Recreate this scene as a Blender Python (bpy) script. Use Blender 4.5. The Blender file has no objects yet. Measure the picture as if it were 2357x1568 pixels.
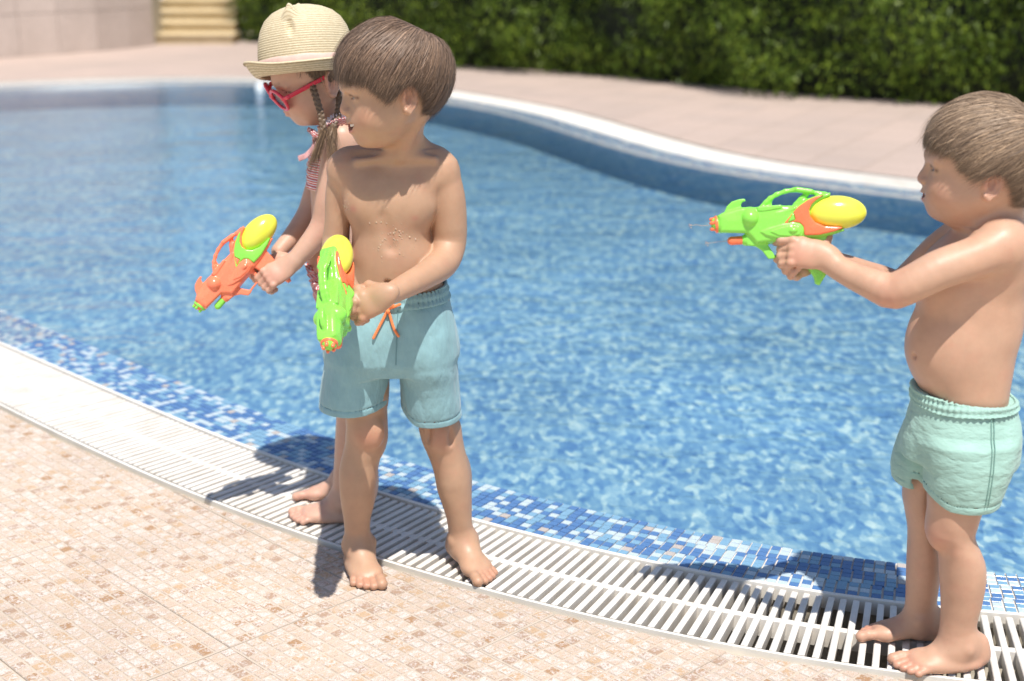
import bpy, bmesh, math, random
import numpy as np
from mathutils import Vector, Matrix

# ------------------------------------------------------------------ camera, world, sun, exposure
sc = bpy.context.scene
COL = sc.collection
PITCH = math.radians(16.4); CAMH = 1.27; FPX = 3274.0
CP, SP = math.cos(PITCH), math.sin(PITCH)
cam = bpy.data.cameras.new('camera'); camo = bpy.data.objects.new('camera', cam); COL.objects.link(camo)
camo.location = (0, 0, CAMH); camo.rotation_euler = (math.radians(90) - PITCH, 0, 0)
cam.sensor_width = 36; cam.lens = 36 * FPX / 2357.0
cam.clip_start = 0.05; cam.clip_end = 400
cam.dof.use_dof = True; cam.dof.focus_distance = 2.66; cam.dof.aperture_fstop = 2.8
sc.camera = camo

SUNDIR = Vector((-0.10, 0.40, -1.0)).normalized()          # the way the light travels
w = bpy.data.worlds.new('World'); sc.world = w; w.use_nodes = True
nt = w.node_tree; nt.nodes.clear()
sky = nt.nodes.new('ShaderNodeTexSky'); sky.sky_type = 'NISHITA'; sky.sun_disc = False
sky.sun_elevation = math.asin(-SUNDIR.z)
sky.sun_rotation = math.atan2(-SUNDIR.x, -SUNDIR.y)
sky.air_density = 1.0; sky.dust_density = 0.7; sky.ozone_density = 1.0
bg = nt.nodes.new('ShaderNodeBackground'); bg.inputs['Strength'].default_value = 0.10
out = nt.nodes.new('ShaderNodeOutputWorld')
nt.links.new(sky.outputs[0], bg.inputs[0]); nt.links.new(bg.outputs[0], out.inputs[0])
sl = bpy.data.lights.new('sun', 'SUN'); sl.energy = 4.8; sl.angle = math.radians(0.6); sl.color = (1.0, 0.955, 0.89)
so = bpy.data.objects.new('sun', sl); COL.objects.link(so)
so.rotation_euler = SUNDIR.to_track_quat('-Z', 'Y').to_euler()
sc.view_settings.view_transform = 'Standard'; sc.view_settings.look = 'None'
sc.view_settings.exposure = 0.26; sc.view_settings.gamma = 1.0
try: sc.view_settings.use_curve_mapping = False
except Exception: pass
sc.render.engine = 'CYCLES'
sc.cycles.max_bounces = 8; sc.cycles.transparent_max_bounces = 12
sc.cycles.use_denoising = True

# ------------------------------------------------------------------ helpers
rng = random.Random(7)
def G(x, y, z=0.0):
    """point of the horizontal plane z seen at picture coordinates x, y (2357 x 1568)"""
    a = x - 1178.5; b = 784.0 - y
    r = (a, FPX*CP + b*SP, -FPX*SP + b*CP)
    t = (z - CAMH) / r[2]
    return (r[0]*t, r[1]*t, z)
def P(x, y, Y):
    """point at distance Y seen at picture coordinates x, y"""
    a = x - 1178.5; b = 784.0 - y
    r = (a, FPX*CP + b*SP, -FPX*SP + b*CP)
    t = Y / r[1]
    return np.array((r[0]*t, Y, CAMH + r[2]*t))
def mpp(y, Y):
    """metres per picture pixel there"""
    q = P(1178.5, y, Y)
    return (Y*CP + (CAMH - q[2])*SP) / FPX
def prop(o, label=None, cat=None, group=None, kind=None):
    if label: o['label'] = label
    if cat: o['category'] = cat
    if group: o['group'] = group
    if kind: o['kind'] = kind
    return o
def link(name, mesh, parent=None, mat=None):
    o = bpy.data.objects.new(name, mesh); COL.objects.link(o)
    if parent: o.parent = parent
    if mat is not None and mesh is not None:
        if len(mesh.materials) == 0: mesh.materials.append(mat)
    return o
def mesh_from(name, V, F, smooth=False):
    me = bpy.data.meshes.new(name)
    me.from_pydata([tuple(v) for v in V], [], [tuple(f) for f in F]); me.update()
    if smooth: me.polygons.foreach_set('use_smooth', [True]*len(me.polygons))
    return me
def mesh_np(name, V, Q, smooth=True):
    """fast mesh from arrays: V (n,3), Q (m,k) all faces with k corners"""
    V = np.asarray(V, np.float32); Q = np.asarray(Q, np.int32)
    me = bpy.data.meshes.new(name)
    me.vertices.add(len(V)); me.vertices.foreach_set('co', V.ravel())
    k = Q.shape[1]
    me.loops.add(Q.size); me.loops.foreach_set('vertex_index', Q.ravel())
    me.polygons.add(len(Q)); me.polygons.foreach_set('loop_start', np.arange(0, Q.size, k, dtype=np.int32))
    me.polygons.foreach_set('loop_total', np.full(len(Q), k, np.int32))
    me.polygons.foreach_set('use_smooth', np.full(len(Q), smooth, bool))
    me.update(calc_edges=True); me.validate()
    return me
def set_color(me, name, arr):
    at = me.color_attributes.new(name, 'FLOAT_COLOR', 'POINT')
    a = np.ones((len(me.vertices), 4), np.float32); a[:, :arr.shape[1]] = arr
    at.data.foreach_set('color', a.ravel())
def empty(name, loc=(0, 0, 0)):
    o = bpy.data.objects.new(name, None); COL.objects.link(o); o.location = loc; o.empty_display_size = 0.05
    return o

class NT:
    """small node-graph helper"""
    def __init__(s, name):
        s.m = bpy.data.materials.new(name); s.m.use_nodes = True; s.t = s.m.node_tree
        s.t.nodes.clear(); s.o = s.t.nodes.new('ShaderNodeOutputMaterial')
    def n(s, typ, **kw):
        nd = s.t.nodes.new('ShaderNode' + typ)
        for k, v in kw.items():
            if k.startswith('i_'):
                key = k[2:]; key = int(key) if key.isdigit() else key.replace('_', ' ')
                s.put(nd.inputs[key], v)
            else: setattr(nd, k, v)
        return nd
    def put(s, inp, v):
        if isinstance(v, bpy.types.NodeSocket): s.t.links.new(v, inp)
        else:
            if isinstance(v, (tuple, list)) and len(v) == 3 and inp.type == 'RGBA': v = (*v, 1)
            inp.default_value = v
    def math(s, op, a, b=None, c=None, clamp=False):
        nd = s.t.nodes.new('ShaderNodeMath'); nd.operation = op; nd.use_clamp = clamp
        s.put(nd.inputs[0], a)
        if b is not None: s.put(nd.inputs[1], b)
        if c is not None: s.put(nd.inputs[2], c)
        return nd.outputs[0]
    def mix(s, f, a, b, mode='MIX'):
        nd = s.t.nodes.new('ShaderNodeMix'); nd.data_type = 'RGBA'; nd.blend_type = mode
        s.put(nd.inputs[0], f); s.put(nd.inputs[6], a); s.put(nd.inputs[7], b)
        return nd.outputs[2]
    def ramp(s, f, stops, interp='LINEAR'):
        nd = s.t.nodes.new('ShaderNodeValToRGB'); nd.color_ramp.interpolation = interp
        cr = nd.color_ramp
        while len(cr.elements) < len(stops): cr.elements.new(0.5)
        for e, (p, c) in zip(cr.elements, stops): e.position = p; e.color = (*c, 1)
        s.put(nd.inputs[0], f); return nd.outputs[0]
    def noise(s, vec, scale, detail=3, rough=0.5, out=0):
        nd = s.n('TexNoise'); nd.inputs['Scale'].default_value = scale; nd.inputs['Detail'].default_value = detail
        nd.inputs['Roughness'].default_value = rough
        if vec is not None: s.put(nd.inputs['Vector'], vec)
        return nd.outputs[out]
    def mapr(s, v, a, b, c=0.0, d=1.0):
        nd = s.t.nodes.new('ShaderNodeMapRange'); s.put(nd.inputs[0], v)
        for i, q in enumerate((a, b, c, d)): nd.inputs[i+1].default_value = q
        return nd.outputs[0]
    def bump(s, h, strength=0.3, dist=0.001, normal=None):
        nd = s.n('Bump'); nd.inputs['Strength'].default_value = strength; nd.inputs['Distance'].default_value = dist
        s.put(nd.inputs['Height'], h)
        if normal is not None: s.put(nd.inputs['Normal'], normal)
        return nd.outputs[0]
    def pbr(s, color, rough=0.5, normal=None, **kw):
        b = s.n('BsdfPrincipled'); s.put(b.inputs['Base Color'], color); s.put(b.inputs['Roughness'], rough)
        if normal is not None: s.put(b.inputs['Normal'], normal)
        for k, v in kw.items(): s.put(b.inputs[k.replace('_', ' ')], v)
        s.t.links.new(b.outputs[0], s.o.inputs[0]); return b
    def geo(s): return s.n('NewGeometry')
    def objc(s): return s.n('TexCoord').outputs['Object']
    def pos(s): return s.n('NewGeometry').outputs['Position']
    def rand(s): return s.n('ObjectInfo').outputs['Random']
    def attr(s, name): return s.n('Attribute', attribute_name=name).outputs[0]

def simple(name, color, rough=0.5, nscale=40, namp=0.08, bump=0.1, bscale=300, **kw):
    g = NT(name); co = g.objc()
    v = g.mapr(g.noise(co, nscale, 4), 0.3, 0.7, 1-namp, 1+namp)
    c = g.mix(1.0, color, v, 'MULTIPLY')
    nd = g.bump(g.noise(co, bscale, 2), bump, 0.001) if bump else None
    g.pbr(c, rough, nd, **kw); return g.m
# ------------------------------------------------------------------ pool outline
def resample(pts, step, closed=True):
    pts = [np.array(p[:2], float) for p in pts]
    n = len(pts); res = []
    rngi = range(n if closed else n-1)
    for i in rngi:                                              # centripetal-ish Catmull-Rom
        p0 = pts[(i-1) % n] if closed or i > 0 else 2*pts[0]-pts[1]
        p1 = pts[i]; p2 = pts[(i+1) % n]
        p3 = pts[(i+2) % n] if closed or i+2 < n else 2*pts[-1]-pts[-2]
        for k in range(40):
            t = k/40.0
            res.append(0.5*((2*p1)+(-p0+p2)*t+(2*p0-5*p1+4*p2-p3)*t*t+(-p0+3*p1-3*p2+p3)*t**3))
    res = np.array(res)
    if closed: res = np.vstack([res, res[:1]])
    d = np.r_[0, np.cumsum(np.linalg.norm(np.diff(res, axis=0), axis=1))]
    m = max(3, int(round(d[-1]/step)))
    s = np.linspace(0, d[-1], m+1)
    out = np.c_[np.interp(s, d, res[:, 0]), np.interp(s, d, res[:, 1])]
    return out[:-1] if closed else out
near = [G(*q) for q in [(0,712),(185,784),(500,911),(770,1011),(990,1079),(1178,1132),(1428,1191),(1678,1241),(1928,1284),(2353,1326)]]
far  = [G(*q) for q in [(2351,490),(2138,457),(1928,433),(1678,399),(1478,357),(1328,312),(1178,265)]] + \
       [(-0.5,10.55),(-1.2,11.35),(-2.13,11.78),(-2.98,11.8),(-3.5,11.65),(-4.1,11.4)]
loop = near + [(1.9,2.62),(3.2,3.0),(4.0,4.0),(3.7,5.3)] + far + [(-5.4,10.2),(-6.0,8.4),(-5.2,6.9),(-3.6,6.1),(-2.4,5.35)]
RING = resample(loop, 0.02)                                    # counter-clockwise, 2 cm steps
for _ in range(3):
    RING = (np.roll(RING, 6, 0)+np.roll(RING, 12, 0)+RING*2+np.roll(RING, -6, 0)+np.roll(RING, -12, 0))/6.0
RING = resample(RING[::8], 0.02)
_t = np.roll(RING, -4, 0)-np.roll(RING, 4, 0); _t /= np.linalg.norm(_t, axis=1)[:, None]
NRM = np.c_[_t[:, 1], -_t[:, 0]]                                # outwards for a counter-clockwise loop
for _ in range(20):
    NRM = (np.roll(NRM, 3, 0)+NRM+np.roll(NRM, -3, 0)); NRM /= np.linalg.norm(NRM, axis=1)[:, None]
W_STRIP, W_FRAME, W_GRATE = 0.186, 0.010, 0.262
R0 = W_STRIP; R1 = R0 + W_GRATE + 2*W_FRAME
ARC = np.r_[0, np.cumsum(np.linalg.norm(np.diff(np.vstack([RING, RING[:1]]), axis=0), axis=1))]
TOTAL = ARC[-1]
_rx = np.vstack([RING, RING[:1]]); _nx = np.vstack([NRM, NRM[:1]])
def on_ring(s, off=0.0):
    s = s % TOTAL
    p = np.array([np.interp(s, ARC, _rx[:, 0]), np.interp(s, ARC, _rx[:, 1])])
    n = np.array([np.interp(s, ARC, _nx[:, 0]), np.interp(s, ARC, _nx[:, 1])]); n /= np.linalg.norm(n)
    return p + n*off, n
def band(offs, step=2, smooth=False):
    """strip round the pool through a profile of (offset, z)"""
    R = RING[::step]; N = NRM[::step]; m = len(R); k = len(offs)
    V = np.zeros((m, k, 3))
    for j, (o, z) in enumerate(offs): V[:, j, :2] = R + N*o; V[:, j, 2] = z
    idx = np.arange(m*k).reshape(m, k); nx = np.roll(idx, -1, 0)
    Q = np.stack([idx[:, :-1], nx[:, :-1], nx[:, 1:], idx[:, 1:]], -1).reshape(-1, 4)
    return V.reshape(-1, 3), Q[:, ::-1]

# ------------------------------------------------------------------ materials of the place
def mat_deck():
    g = NT('mosaic_stone'); co = g.pos()
    ca = g.attr('cell')                                         # r = cell random, g = second random, b = 1 on the cell / 0 in the joint
    sep = g.n('SeparateColor'); g.put(sep.inputs[0], ca)
    rnd = g.math('FRACT', g.math('ADD', sep.outputs[0], g.math('MULTIPLY', g.rand(), 7.31)))
    rnd2 = g.math('FRACT', g.math('ADD', sep.outputs[1], g.math('MULTIPLY', g.rand(), 3.77)))
    base = g.ramp(rnd, [(0.0,(0.58,0.45,0.34)),(0.32,(0.54,0.375,0.235)),(0.55,(0.59,0.46,0.36)),(0.80,(0.42,0.285,0.20)),(0.94,(0.40,0.235,0.125))], 'CONSTANT')
    n1 = g.noise(co, 200, 5, 0.8); n2 = g.noise(co, 75, 4, 0.6)
    thr = g.math('MULTIPLY_ADD', rnd2, 0.11, 0.475)
    wht = g.math('MULTIPLY', g.math('SUBTRACT', g.math('ADD', g.math('MULTIPLY', n1, 0.65), g.math('MULTIPLY', n2, 0.5)), thr), 11.0, clamp=True)
    cell = g.mix(wht, base, (0.68, 0.595, 0.535))
    n3 = g.noise(co, 420, 3, 0.7)
    cell = g.mix(g.mapr(n3, 0.54, 0.68), cell, (0.31, 0.20, 0.14))
    grout = g.mix(g.noise(co, 30, 3), (0.51, 0.43, 0.345), (0.59, 0.505, 0.42))
    col = g.mix(sep.outputs[2], grout, cell)
    big = g.mapr(g.noise(co, 2.2, 3), 0.3, 0.7, 0.86, 1.04)
    col = g.mix(1.0, col, big, 'MULTIPLY')
    h = g.math('MULTIPLY', wht, sep.outputs[2])
    g.pbr(col, 0.62, g.bump(h, 0.5, 0.0007), Specular_IOR_Level=0.35); return g.m
def mat_joint(name, a, b, rough=0.85):
    g = NT(name); co = g.pos()
    n = g.noise(co, 45, 5, 0.65); g.pbr(g.mix(g.mapr(n, 0.35, 0.65), a, b), rough, g.bump(g.noise(co, 300, 3), 0.4, 0.0008)); return g.m
def mat_glass_tile():
    g = NT('blue_glass_mosaic'); r = g.attr('cell'); sep = g.n('SeparateColor'); g.put(sep.inputs[0], r)
    rr = g.math('FRACT', g.math('ADD', sep.outputs[0], g.math('MULTIPLY', g.rand(), 17.13)))
    col = g.ramp(rr, [(0.0,(0.085,0.185,0.385)),(0.38,(0.190,0.350,0.49)),(0.72,(0.47,0.56,0.61)),(0.965,(0.46,0.41,0.37))], 'CONSTANT')
    v = g.mapr(g.noise(g.pos(), 260, 4, 0.6), 0.3, 0.7, 0.88, 1.14)
    g.pbr(g.mix(1.0, col, v, 'MULTIPLY'), 0.16, g.bump(g.noise(g.pos(), 120, 2), 0.12, 0.001)); return g.m
def mat_plastic_white():
    g = NT('white_plastic'); co = g.pos(); oc = g.objc()
    n = g.noise(co, 14, 5, 0.65)
    col = g.mix(g.mapr(n, 0.42, 0.72), (0.79, 0.75, 0.69), (0.66, 0.60, 0.52))
    sp = g.noise(co, 90, 3, 0.7); col = g.mix(g.mapr(sp, 0.70, 0.76), col, (0.42, 0.36, 0.29))
    wv = g.n('TexWave'); wv.wave_type = 'BANDS'; wv.bands_direction = 'Y'; wv.inputs['Scale'].default_value = 46; g.put(wv.inputs['Vector'], oc)
    g.pbr(col, 0.42, g.bump(wv.outputs[1], 0.35, 0.0006)); return g.m
M_DECK = mat_deck(); M_TILEJ = mat_joint('deck_grout', (0.66,0.56,0.46), (0.50,0.42,0.33))
M_GLASS = mat_glass_tile(); M_GROUTW = mat_joint('pale_grout', (0.76,0.69,0.61), (0.64,0.57,0.49))
M_WPL = mat_plastic_white()
M_FRAME = simple('white_frame', (0.82,0.78,0.71), 0.5, 12, 0.08)
M_GUT = mat_joint('gutter_concrete', (0.58,0.52,0.42), (0.38,0.33,0.25), 0.9)
M_EDGE = mat_joint('sandy_joint', (0.58,0.49,0.35), (0.42,0.35,0.24), 0.9)
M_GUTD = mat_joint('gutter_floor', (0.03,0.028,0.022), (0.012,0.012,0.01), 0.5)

# ------------------------------------------------------------------ ground, pool basin, gutter
S = 60.0
g_in = RING[::6] + NRM[::6]*(R1+0.028)
def ground_with_hole():
    bm = bmesh.new()
    inner = [bm.verts.new((p[0], p[1], -0.0045)) for p in g_in]
    outer = [bm.verts.new(c) for c in [(-S,-S,-0.0045),(S,-S,-0.0045),(S,S,-0.0045),(-S,S,-0.0045)]]
    ed = [bm.edges.new((inner[i], inner[(i+1) % len(inner)])) for i in range(len(inner))]
    ed += [bm.edges.new((outer[i], outer[(i+1) % 4])) for i in range(4)]
    bmesh.ops.triangle_fill(bm, edges=ed, use_beauty=True, use_dissolve=False)
    from mathutils.geometry import intersect_point_line
    ctr = [f for f in bm.faces]
    poly = np.array([p for p in g_in])
    def inside(x, y):
        j = np.roll(poly, -1, 0); c = ((poly[:, 1] > y) != (j[:, 1] > y)) & (x < (j[:, 0]-poly[:, 0])*(y-poly[:, 1])/(j[:, 1]-poly[:, 1]+1e-12)+poly[:, 0])
        return c.sum() % 2 == 1
    bad = [f for f in ctr if inside(*f.calc_center_median()[:2])]
    bmesh.ops.delete(bm, geom=bad, context='FACES')
    for f in bm.faces:
        if f.normal.z < 0: f.normal_flip()
    me = bpy.data.meshes.new('ground'); bm.to_mesh(me); bm.free(); return me
GROUND = prop(link('pool_deck', ground_with_hole(), None, M_TILEJ), kind='structure')
V, Q = band([(R1+0.0278, -0.0055), (R1+0.018, -0.016), (R1+0.0005, -0.016), (R1+0.0005, -0.16)])
prop(link('deck_joint', mesh_np('deck_joint', V, Q, False), GROUND, M_EDGE), kind='structure')
# gutter channel
V, Q = band([(R0+0.004, -0.012), (R0+0.004, -0.10), (R0+0.03, -0.18), (R1-0.03, -0.18), (R1-0.002, -0.10), (R1-0.002, -0.012)])
GUT = prop(link('gutter_channel', mesh_np('gutter_channel', V, Q, False), None, M_GUT), kind='structure')
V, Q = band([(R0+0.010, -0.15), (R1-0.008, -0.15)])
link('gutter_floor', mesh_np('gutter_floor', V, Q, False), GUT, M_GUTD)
# pool basin: vertical mosaic wall and floor
def mat_basin(name='pool_mosaic', tone=1.0):
    g = NT(name); co = g.pos()
    wn = g.n('TexNoise'); wn.inputs['Scale'].default_value = 9.0; wn.inputs['Detail'].default_value = 3; g.put(wn.inputs['Vector'], co)
    wc = g.n('VectorMath', operation='MULTIPLY_ADD'); g.put(wc.inputs[0], wn.outputs[1]); wc.inputs[1].default_value = (0.050,0.035,0.0); g.put(wc.inputs[2], co)
    mp = g.n('Mapping'); g.put(mp.inputs[0], wc.outputs[0]); mp.inputs['Scale'].default_value = (58, 27, 58)
    vo = g.n('TexVoronoi'); vo.voronoi_dimensions = '3D'; vo.feature = 'SMOOTH_F1'; vo.inputs['Smoothness'].default_value = 0.45; g.put(vo.inputs['Vector'], mp.outputs[0]); vo.inputs['Scale'].default_value = 1.0; vo.inputs['Randomness'].default_value = 0.9
    sep = g.n('SeparateColor'); g.put(sep.inputs[0], vo.outputs['Color'])
    mp2 = g.n('Mapping'); g.put(mp2.inputs[0], wc.outputs[0]); mp2.inputs['Scale'].default_value = (1.0, 0.5, 1.0)
    nn = g.noise(mp2.outputs[0], 34, 4, 0.62)
    f = g.math('ADD', g.math('MULTIPLY', sep.outputs[0], 0.55), g.math('MULTIPLY', g.mapr(nn, 0.25, 0.75), 0.45))
    col = g.ramp(f, [(0.14,(0.065,0.160,0.335)),(0.36,(0.120,0.245,0.395)),(0.56,(0.195,0.330,0.440)),(0.76,(0.36,0.48,0.51)),(0.95,(0.55,0.62,0.58))], 'LINEAR')
    n2 = g.mapr(g.noise(co, 1.3, 4, 0.6), 0.3, 0.7, 0.88*tone, 1.13*tone)  # broad brightness swells painted in for rippling light under the water
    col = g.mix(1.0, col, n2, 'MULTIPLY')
    if tone < 1: col = g.mix(0.6, col, (0.045, 0.13, 0.27))  # wall copy of the tile: underwater shade painted in as dark navy
    g.pbr(col, 0.35); return g.m
M_BASIN = mat_basin()
V, Q = band([(0.012, -0.006), (0.0, -0.010), (-0.004, -0.20)], 3)
BASIN = prop(link('pool_wall', mesh_np('pool_wall', V, Q, True), None, mat_basin('pool_wall_mosaic_shaded', 0.6)), kind='structure')
def fill_ring(name, off, z, step=6):
    bm = bmesh.new(); pts = RING[::step]+NRM[::step]*off
    vs = [bm.verts.new((p[0], p[1], z)) for p in pts]
    ed = [bm.edges.new((vs[i], vs[(i+1) % len(vs)])) for i in range(len(vs))]
    bmesh.ops.triangle_fill(bm, edges=ed, use_beauty=True)
    for f in bm.faces:
        f.smooth = True
        if f.normal.z < 0: f.normal_flip()
    me = bpy.data.meshes.new(name); bm.to_mesh(me); bm.free(); return me
prop(link('pool_floor', fill_ring('pool_floor', 0.0, -0.185), None, M_BASIN), kind='structure')
def mat_water():
    g = NT('pool_water'); co = g.pos()
    mp = g.n('Mapping'); g.put(mp.inputs[0], co); mp.inputs['Scale'].default_value = (1.0, 1.5, 1.0)
    h1 = g.noise(mp.outputs[0], 3.2, 3, 0.55); h2 = g.noise(mp.outputs[0], 19.0, 3, 0.5)
    nrm = g.bump(h2, 0.25, 0.012, g.bump(h1, 0.32, 0.05))
    tr = g.n('BsdfTransparent'); tr.inputs[0].default_value = (0.90, 0.965, 0.985, 1)
    gl = g.n('BsdfGlossy'); gl.inputs['Roughness'].default_value = 0.07; g.put(gl.inputs['Normal'], nrm)
    fr = g.n('Fresnel'); fr.inputs['IOR'].default_value = 1.33; g.put(fr.inputs['Normal'], nrm)
    mx = g.n('MixShader'); g.put(mx.inputs[0], fr.outputs[0]); g.put(mx.inputs[1], tr.outputs[0]); g.put(mx.inputs[2], gl.outputs[0])
    g.t.links.new(mx.outputs[0], g.o.inputs[0]); return g.m
prop(link('pool_water', fill_ring('pool_water', 0.004, -0.008), None, mat_water()), kind='structure')

# ------------------------------------------------------------------ blue mosaic strip round the pool
EDGE_O = prop(link('pool_edge', mesh_np('pool_edge', *band([(0.001, -0.02), (0.001, -0.0035), (R0, -0.0035), (R0, -0.02)], 2), False), None, M_GROUTW), kind='structure')
def tile_mesh(name, sx, sy, h, bev):
    a, b = sx/2, sy/2
    V = [(-a,-b,0),(a,-b,0),(a,b,0),(-a,b,0),(-a,-b,h-bev),(a,-b,h-bev),(a,b,h-bev),(-a,b,h-bev),
         (-a+bev,-b+bev,h),(a-bev,-b+bev,h),(a-bev,b-bev,h),(-a+bev,b-bev,h)]
    F = [(0,1,5,4),(1,2,6,5),(2,3,7,6),(3,0,4,7),(4,5,9,8),(5,6,10,9),(6,7,11,10),(7,4,8,11),(8,9,10,11)]
    return V, F
def ground_px(p):
    """picture coordinates of a ground point and whether it is in the frame"""
    d = p[1]*CP + CAMH*SP
    if d < 0.3: return None
    x = 1178.5 + FPX*p[0]/d; y = 784 + FPX*(CAMH*CP - p[1]*SP)/d
    return x, y, d
NROW = 9; tp = (W_STRIP-0.008)/NROW; tw = 0.0213
tv, tf = tile_mesh('tile', tw-0.0026, tp-0.0020, 0.0045, 0.0007)
tile_me = mesh_from('mosaic_tile', tv, tf); tile_me.materials.append(M_GLASS)
set_color(tile_me, 'cell', np.zeros((len(tv), 3)))
cands = []; ncol = int(TOTAL/tw); shift = [0.0]*NROW
for i in range(ncol):
    s = i*TOTAL/ncol
    p, n = on_ring(s, 0.1); q = ground_px(p)
    if q is None or not (-120 < q[0] < 2480 and q[1] < 1700): continue
    for j in range(NROW):
        ss = s + (0.0035*((j//3) % 2) + (0.5*tw if False else 0))
        cands.append((q[2]+rng.random()*1e-3, ss, j, q))
# largest = nearest to the camera and inside the frame
inside = sorted([c for c in cands if 0 < c[3][0] < 2357], key=lambda c: c[0])
picked = set(id(c) for c in inside[:300])
sv, sf, scol = [], [], []
for c in cands:
    d, ss, j, q = c
    p, n = on_ring(ss, 0.006 + tp*(j+0.5)); rot = math.atan2(n[1], n[0]) - math.pi/2 + rng.uniform(-0.012, 0.012)
    z = -0.0035 + rng.uniform(-0.0004, 0.0003)
    if id(c) in picked:
        o = link('mosaic_tile', tile_me, EDGE_O); o.location = (p[0], p[1], z); o.rotation_euler = (rng.uniform(-.012,.012), rng.uniform(-.012,.012), rot)
    elif d < 14:
        k = len(sv); cr, sr = math.cos(rot), math.sin(rot); r = rng.random()
        vs = tv if d < 4.5 else [tv[i] for i in (8,9,10,11)]
        for v in vs: sv.append((p[0]+v[0]*cr-v[1]*sr, p[1]+v[0]*sr+v[1]*cr, z+v[2])); scol.append((r, 0, 0))
        if d < 4.5: sf += [tuple(k+a for a in f) for f in tf]
        else: sf.append((k,k+1,k+2,k+3))
me = mesh_from('mosaic_tiles', sv, sf); set_color(me, 'cell', np.array(scol)); 
prop(link('mosaic_tiles', me, EDGE_O, M_GLASS), kind='stuff')

# ------------------------------------------------------------------ overflow grate
GRATE = prop(link('overflow_grate', mesh_np('overflow_grate', *band([(R0, -0.05), (R0, 0.002), (R0+W_FRAME, 0.002), (R0+W_FRAME, -0.03)], 2), False), None, M_FRAME), kind='structure')
link('frame', mesh_np('frame', *band([(R1-W_FRAME*0.7, -0.03), (R1-W_FRAME*0.7, 0.001), (R1, 0.001), (R1, -0.05)], 2), False), GRATE, M_FRAME)
for off in (0.5,):
    w_ = 0.0085
    c_ = R0+W_FRAME+W_GRATE*off; zt = -0.017 if off != 0.5 else -0.0045
    link('crossbar', mesh_np('crossbar', *band([(c_-w_, -0.040), (c_-w_, zt), (c_+w_, zt), (c_+w_, -0.040), (c_-w_, -0.040)], 2), False), GRATE, M_WPL)
def slat_geo(L, w_, h, sk=0.0):
    a, b = w_/2, L/2; t = 0.0018
    V = [(-a*0.75,-b,-h),(a*0.75,-b,-h),(a*0.75,b,-h),(-a*0.75,b,-h),(-a,-b,-t),(a,-b,-t),(a,b,-t),(-a,b,-t),
         (-a+t,-b+t,0),(a-t,-b+t,0),(a-t,b-t,0),(-a+t,b-t,0)]
    V = [(x+sk*y, y, z) for x, y, z in V]
    F = [(3,2,1,0),(0,1,5,4),(1,2,6,5),(2,3,7,6),(3,0,4,7),(4,5,9,8),(5,6,10,9),(6,7,11,10),(7,4,8,11),(8,9,10,11)]
    return V, F
SL = W_GRATE-0.012; pitch = 0.0218
slv, slf = slat_geo(SL, 0.0126, 0.030)
slat_me = mesh_from('slat', slv, slf); slat_me.materials.append(M_WPL)
ns = int(TOTAL/pitch); cl = []
for i in range(ns):
    s = i*TOTAL/ns; p, n = on_ring(s, (R0+R1)/2); q = ground_px(p)
    if q is None or not (-160 < q[0] < 2520 and q[1] < 1750): continue
    cl.append((q[2], s, p, n, q))
cl.sort(key=lambda c: c[0]); sv, sf = [], []
for idx, (d, s, p, n, q) in enumerate(cl):
    rot = math.atan2(n[1], n[0]) - math.pi/2 + rng.uniform(-0.006, 0.006)
    z = rng.uniform(-0.0007, 0.0004)
    if idx < 300 and d < 6:
        o = link('slat', slat_me, GRATE); o.location = (p[0], p[1], z); o.rotation_euler = (0, 0, rot)
    else:
        k = len(sv); cr, sr = math.cos(rot), math.sin(rot)
        for v in slv: sv.append((p[0]+v[0]*cr-v[1]*sr, p[1]+v[0]*sr+v[1]*cr, z+v[2]))
        sf += [tuple(k+a for a in f) for f in slf]
prop(link('slats', mesh_from('slats', sv, sf), GRATE, M_WPL), kind='stuff')

# ------------------------------------------------------------------ near deck: mosaic tiles, 12 x 12 cells each
TS = 0.3205; ANG = math.radians(-46.0); NC = 12
T0 = np.array([-0.9607, 2.7944]); ux = np.array([math.cos(ANG), math.sin(ANG)]); uy = np.array([-ux[1], ux[0]])
def deck_tile(name, seed):
    r = random.Random(seed); c = (TS-0.0016)/NC; j = 0.0036; b = 0.0014
    V, F, C = [], [], []; gz = -0.0022
    xs = []
    for i in range(NC):
        xs += [i*c, i*c+j, i*c+j+b, (i+1)*c-b]
    xs.append(NC*c)
    n = len(xs); o = -(TS-0.0016)/2
    hh = [[r.uniform(-0.0003, 0.0005) for _ in range(NC)] for _ in range(NC)]
    cr = [[(r.random(), r.random()) for _ in range(NC)] for _ in range(NC)]
    for iy in range(n):
        for ix in range(n):
            inx = ix % 4 >= 2; iny = iy % 4 >= 2; a, d = min(ix//4, NC-1), min(iy//4, NC-1)
            top = inx and iny
            V.append((o+xs[ix], o+xs[iy], (hh[d][a] if top else gz)))
            C.append((cr[d][a][0], cr[d][a][1], 1.0 if top else 0.0))
    for iy in range(n-1):
        for ix in range(n-1):
            k = iy*n+ix; F.append((k, k+1, k+1+n, k+n))
    m = len(V)                                                   # skirt
    e = TS/2-0.0008
    V += [(-e,-e,-0.011),(e,-e,-0.011),(e,e,-0.011),(-e,e,-0.011)]; C += [(0,0,0)]*4
    F += [tuple(range(n-1, -1, -1)) + (m, m+1), tuple(range(0, n))[::1][:0] or (m+1, m+2, n*n-1) + tuple(n-1+n*k for k in range(n-2, -1, -1))]
    F[-1] = (m+1, m+2) + tuple(n-1+n*k for k in range(n-1, -1, -1))
    F.append((m+2, m+3) + tuple(n*(n-1)+k for k in range(0, n)))
    F.append((m+3, m) + tuple(n*k for k in range(0, n)))
    me = mesh_from(name, V, F); set_color(me, 'cell', np.array(C)); me.materials.append(M_DECK)
    return me
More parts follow.
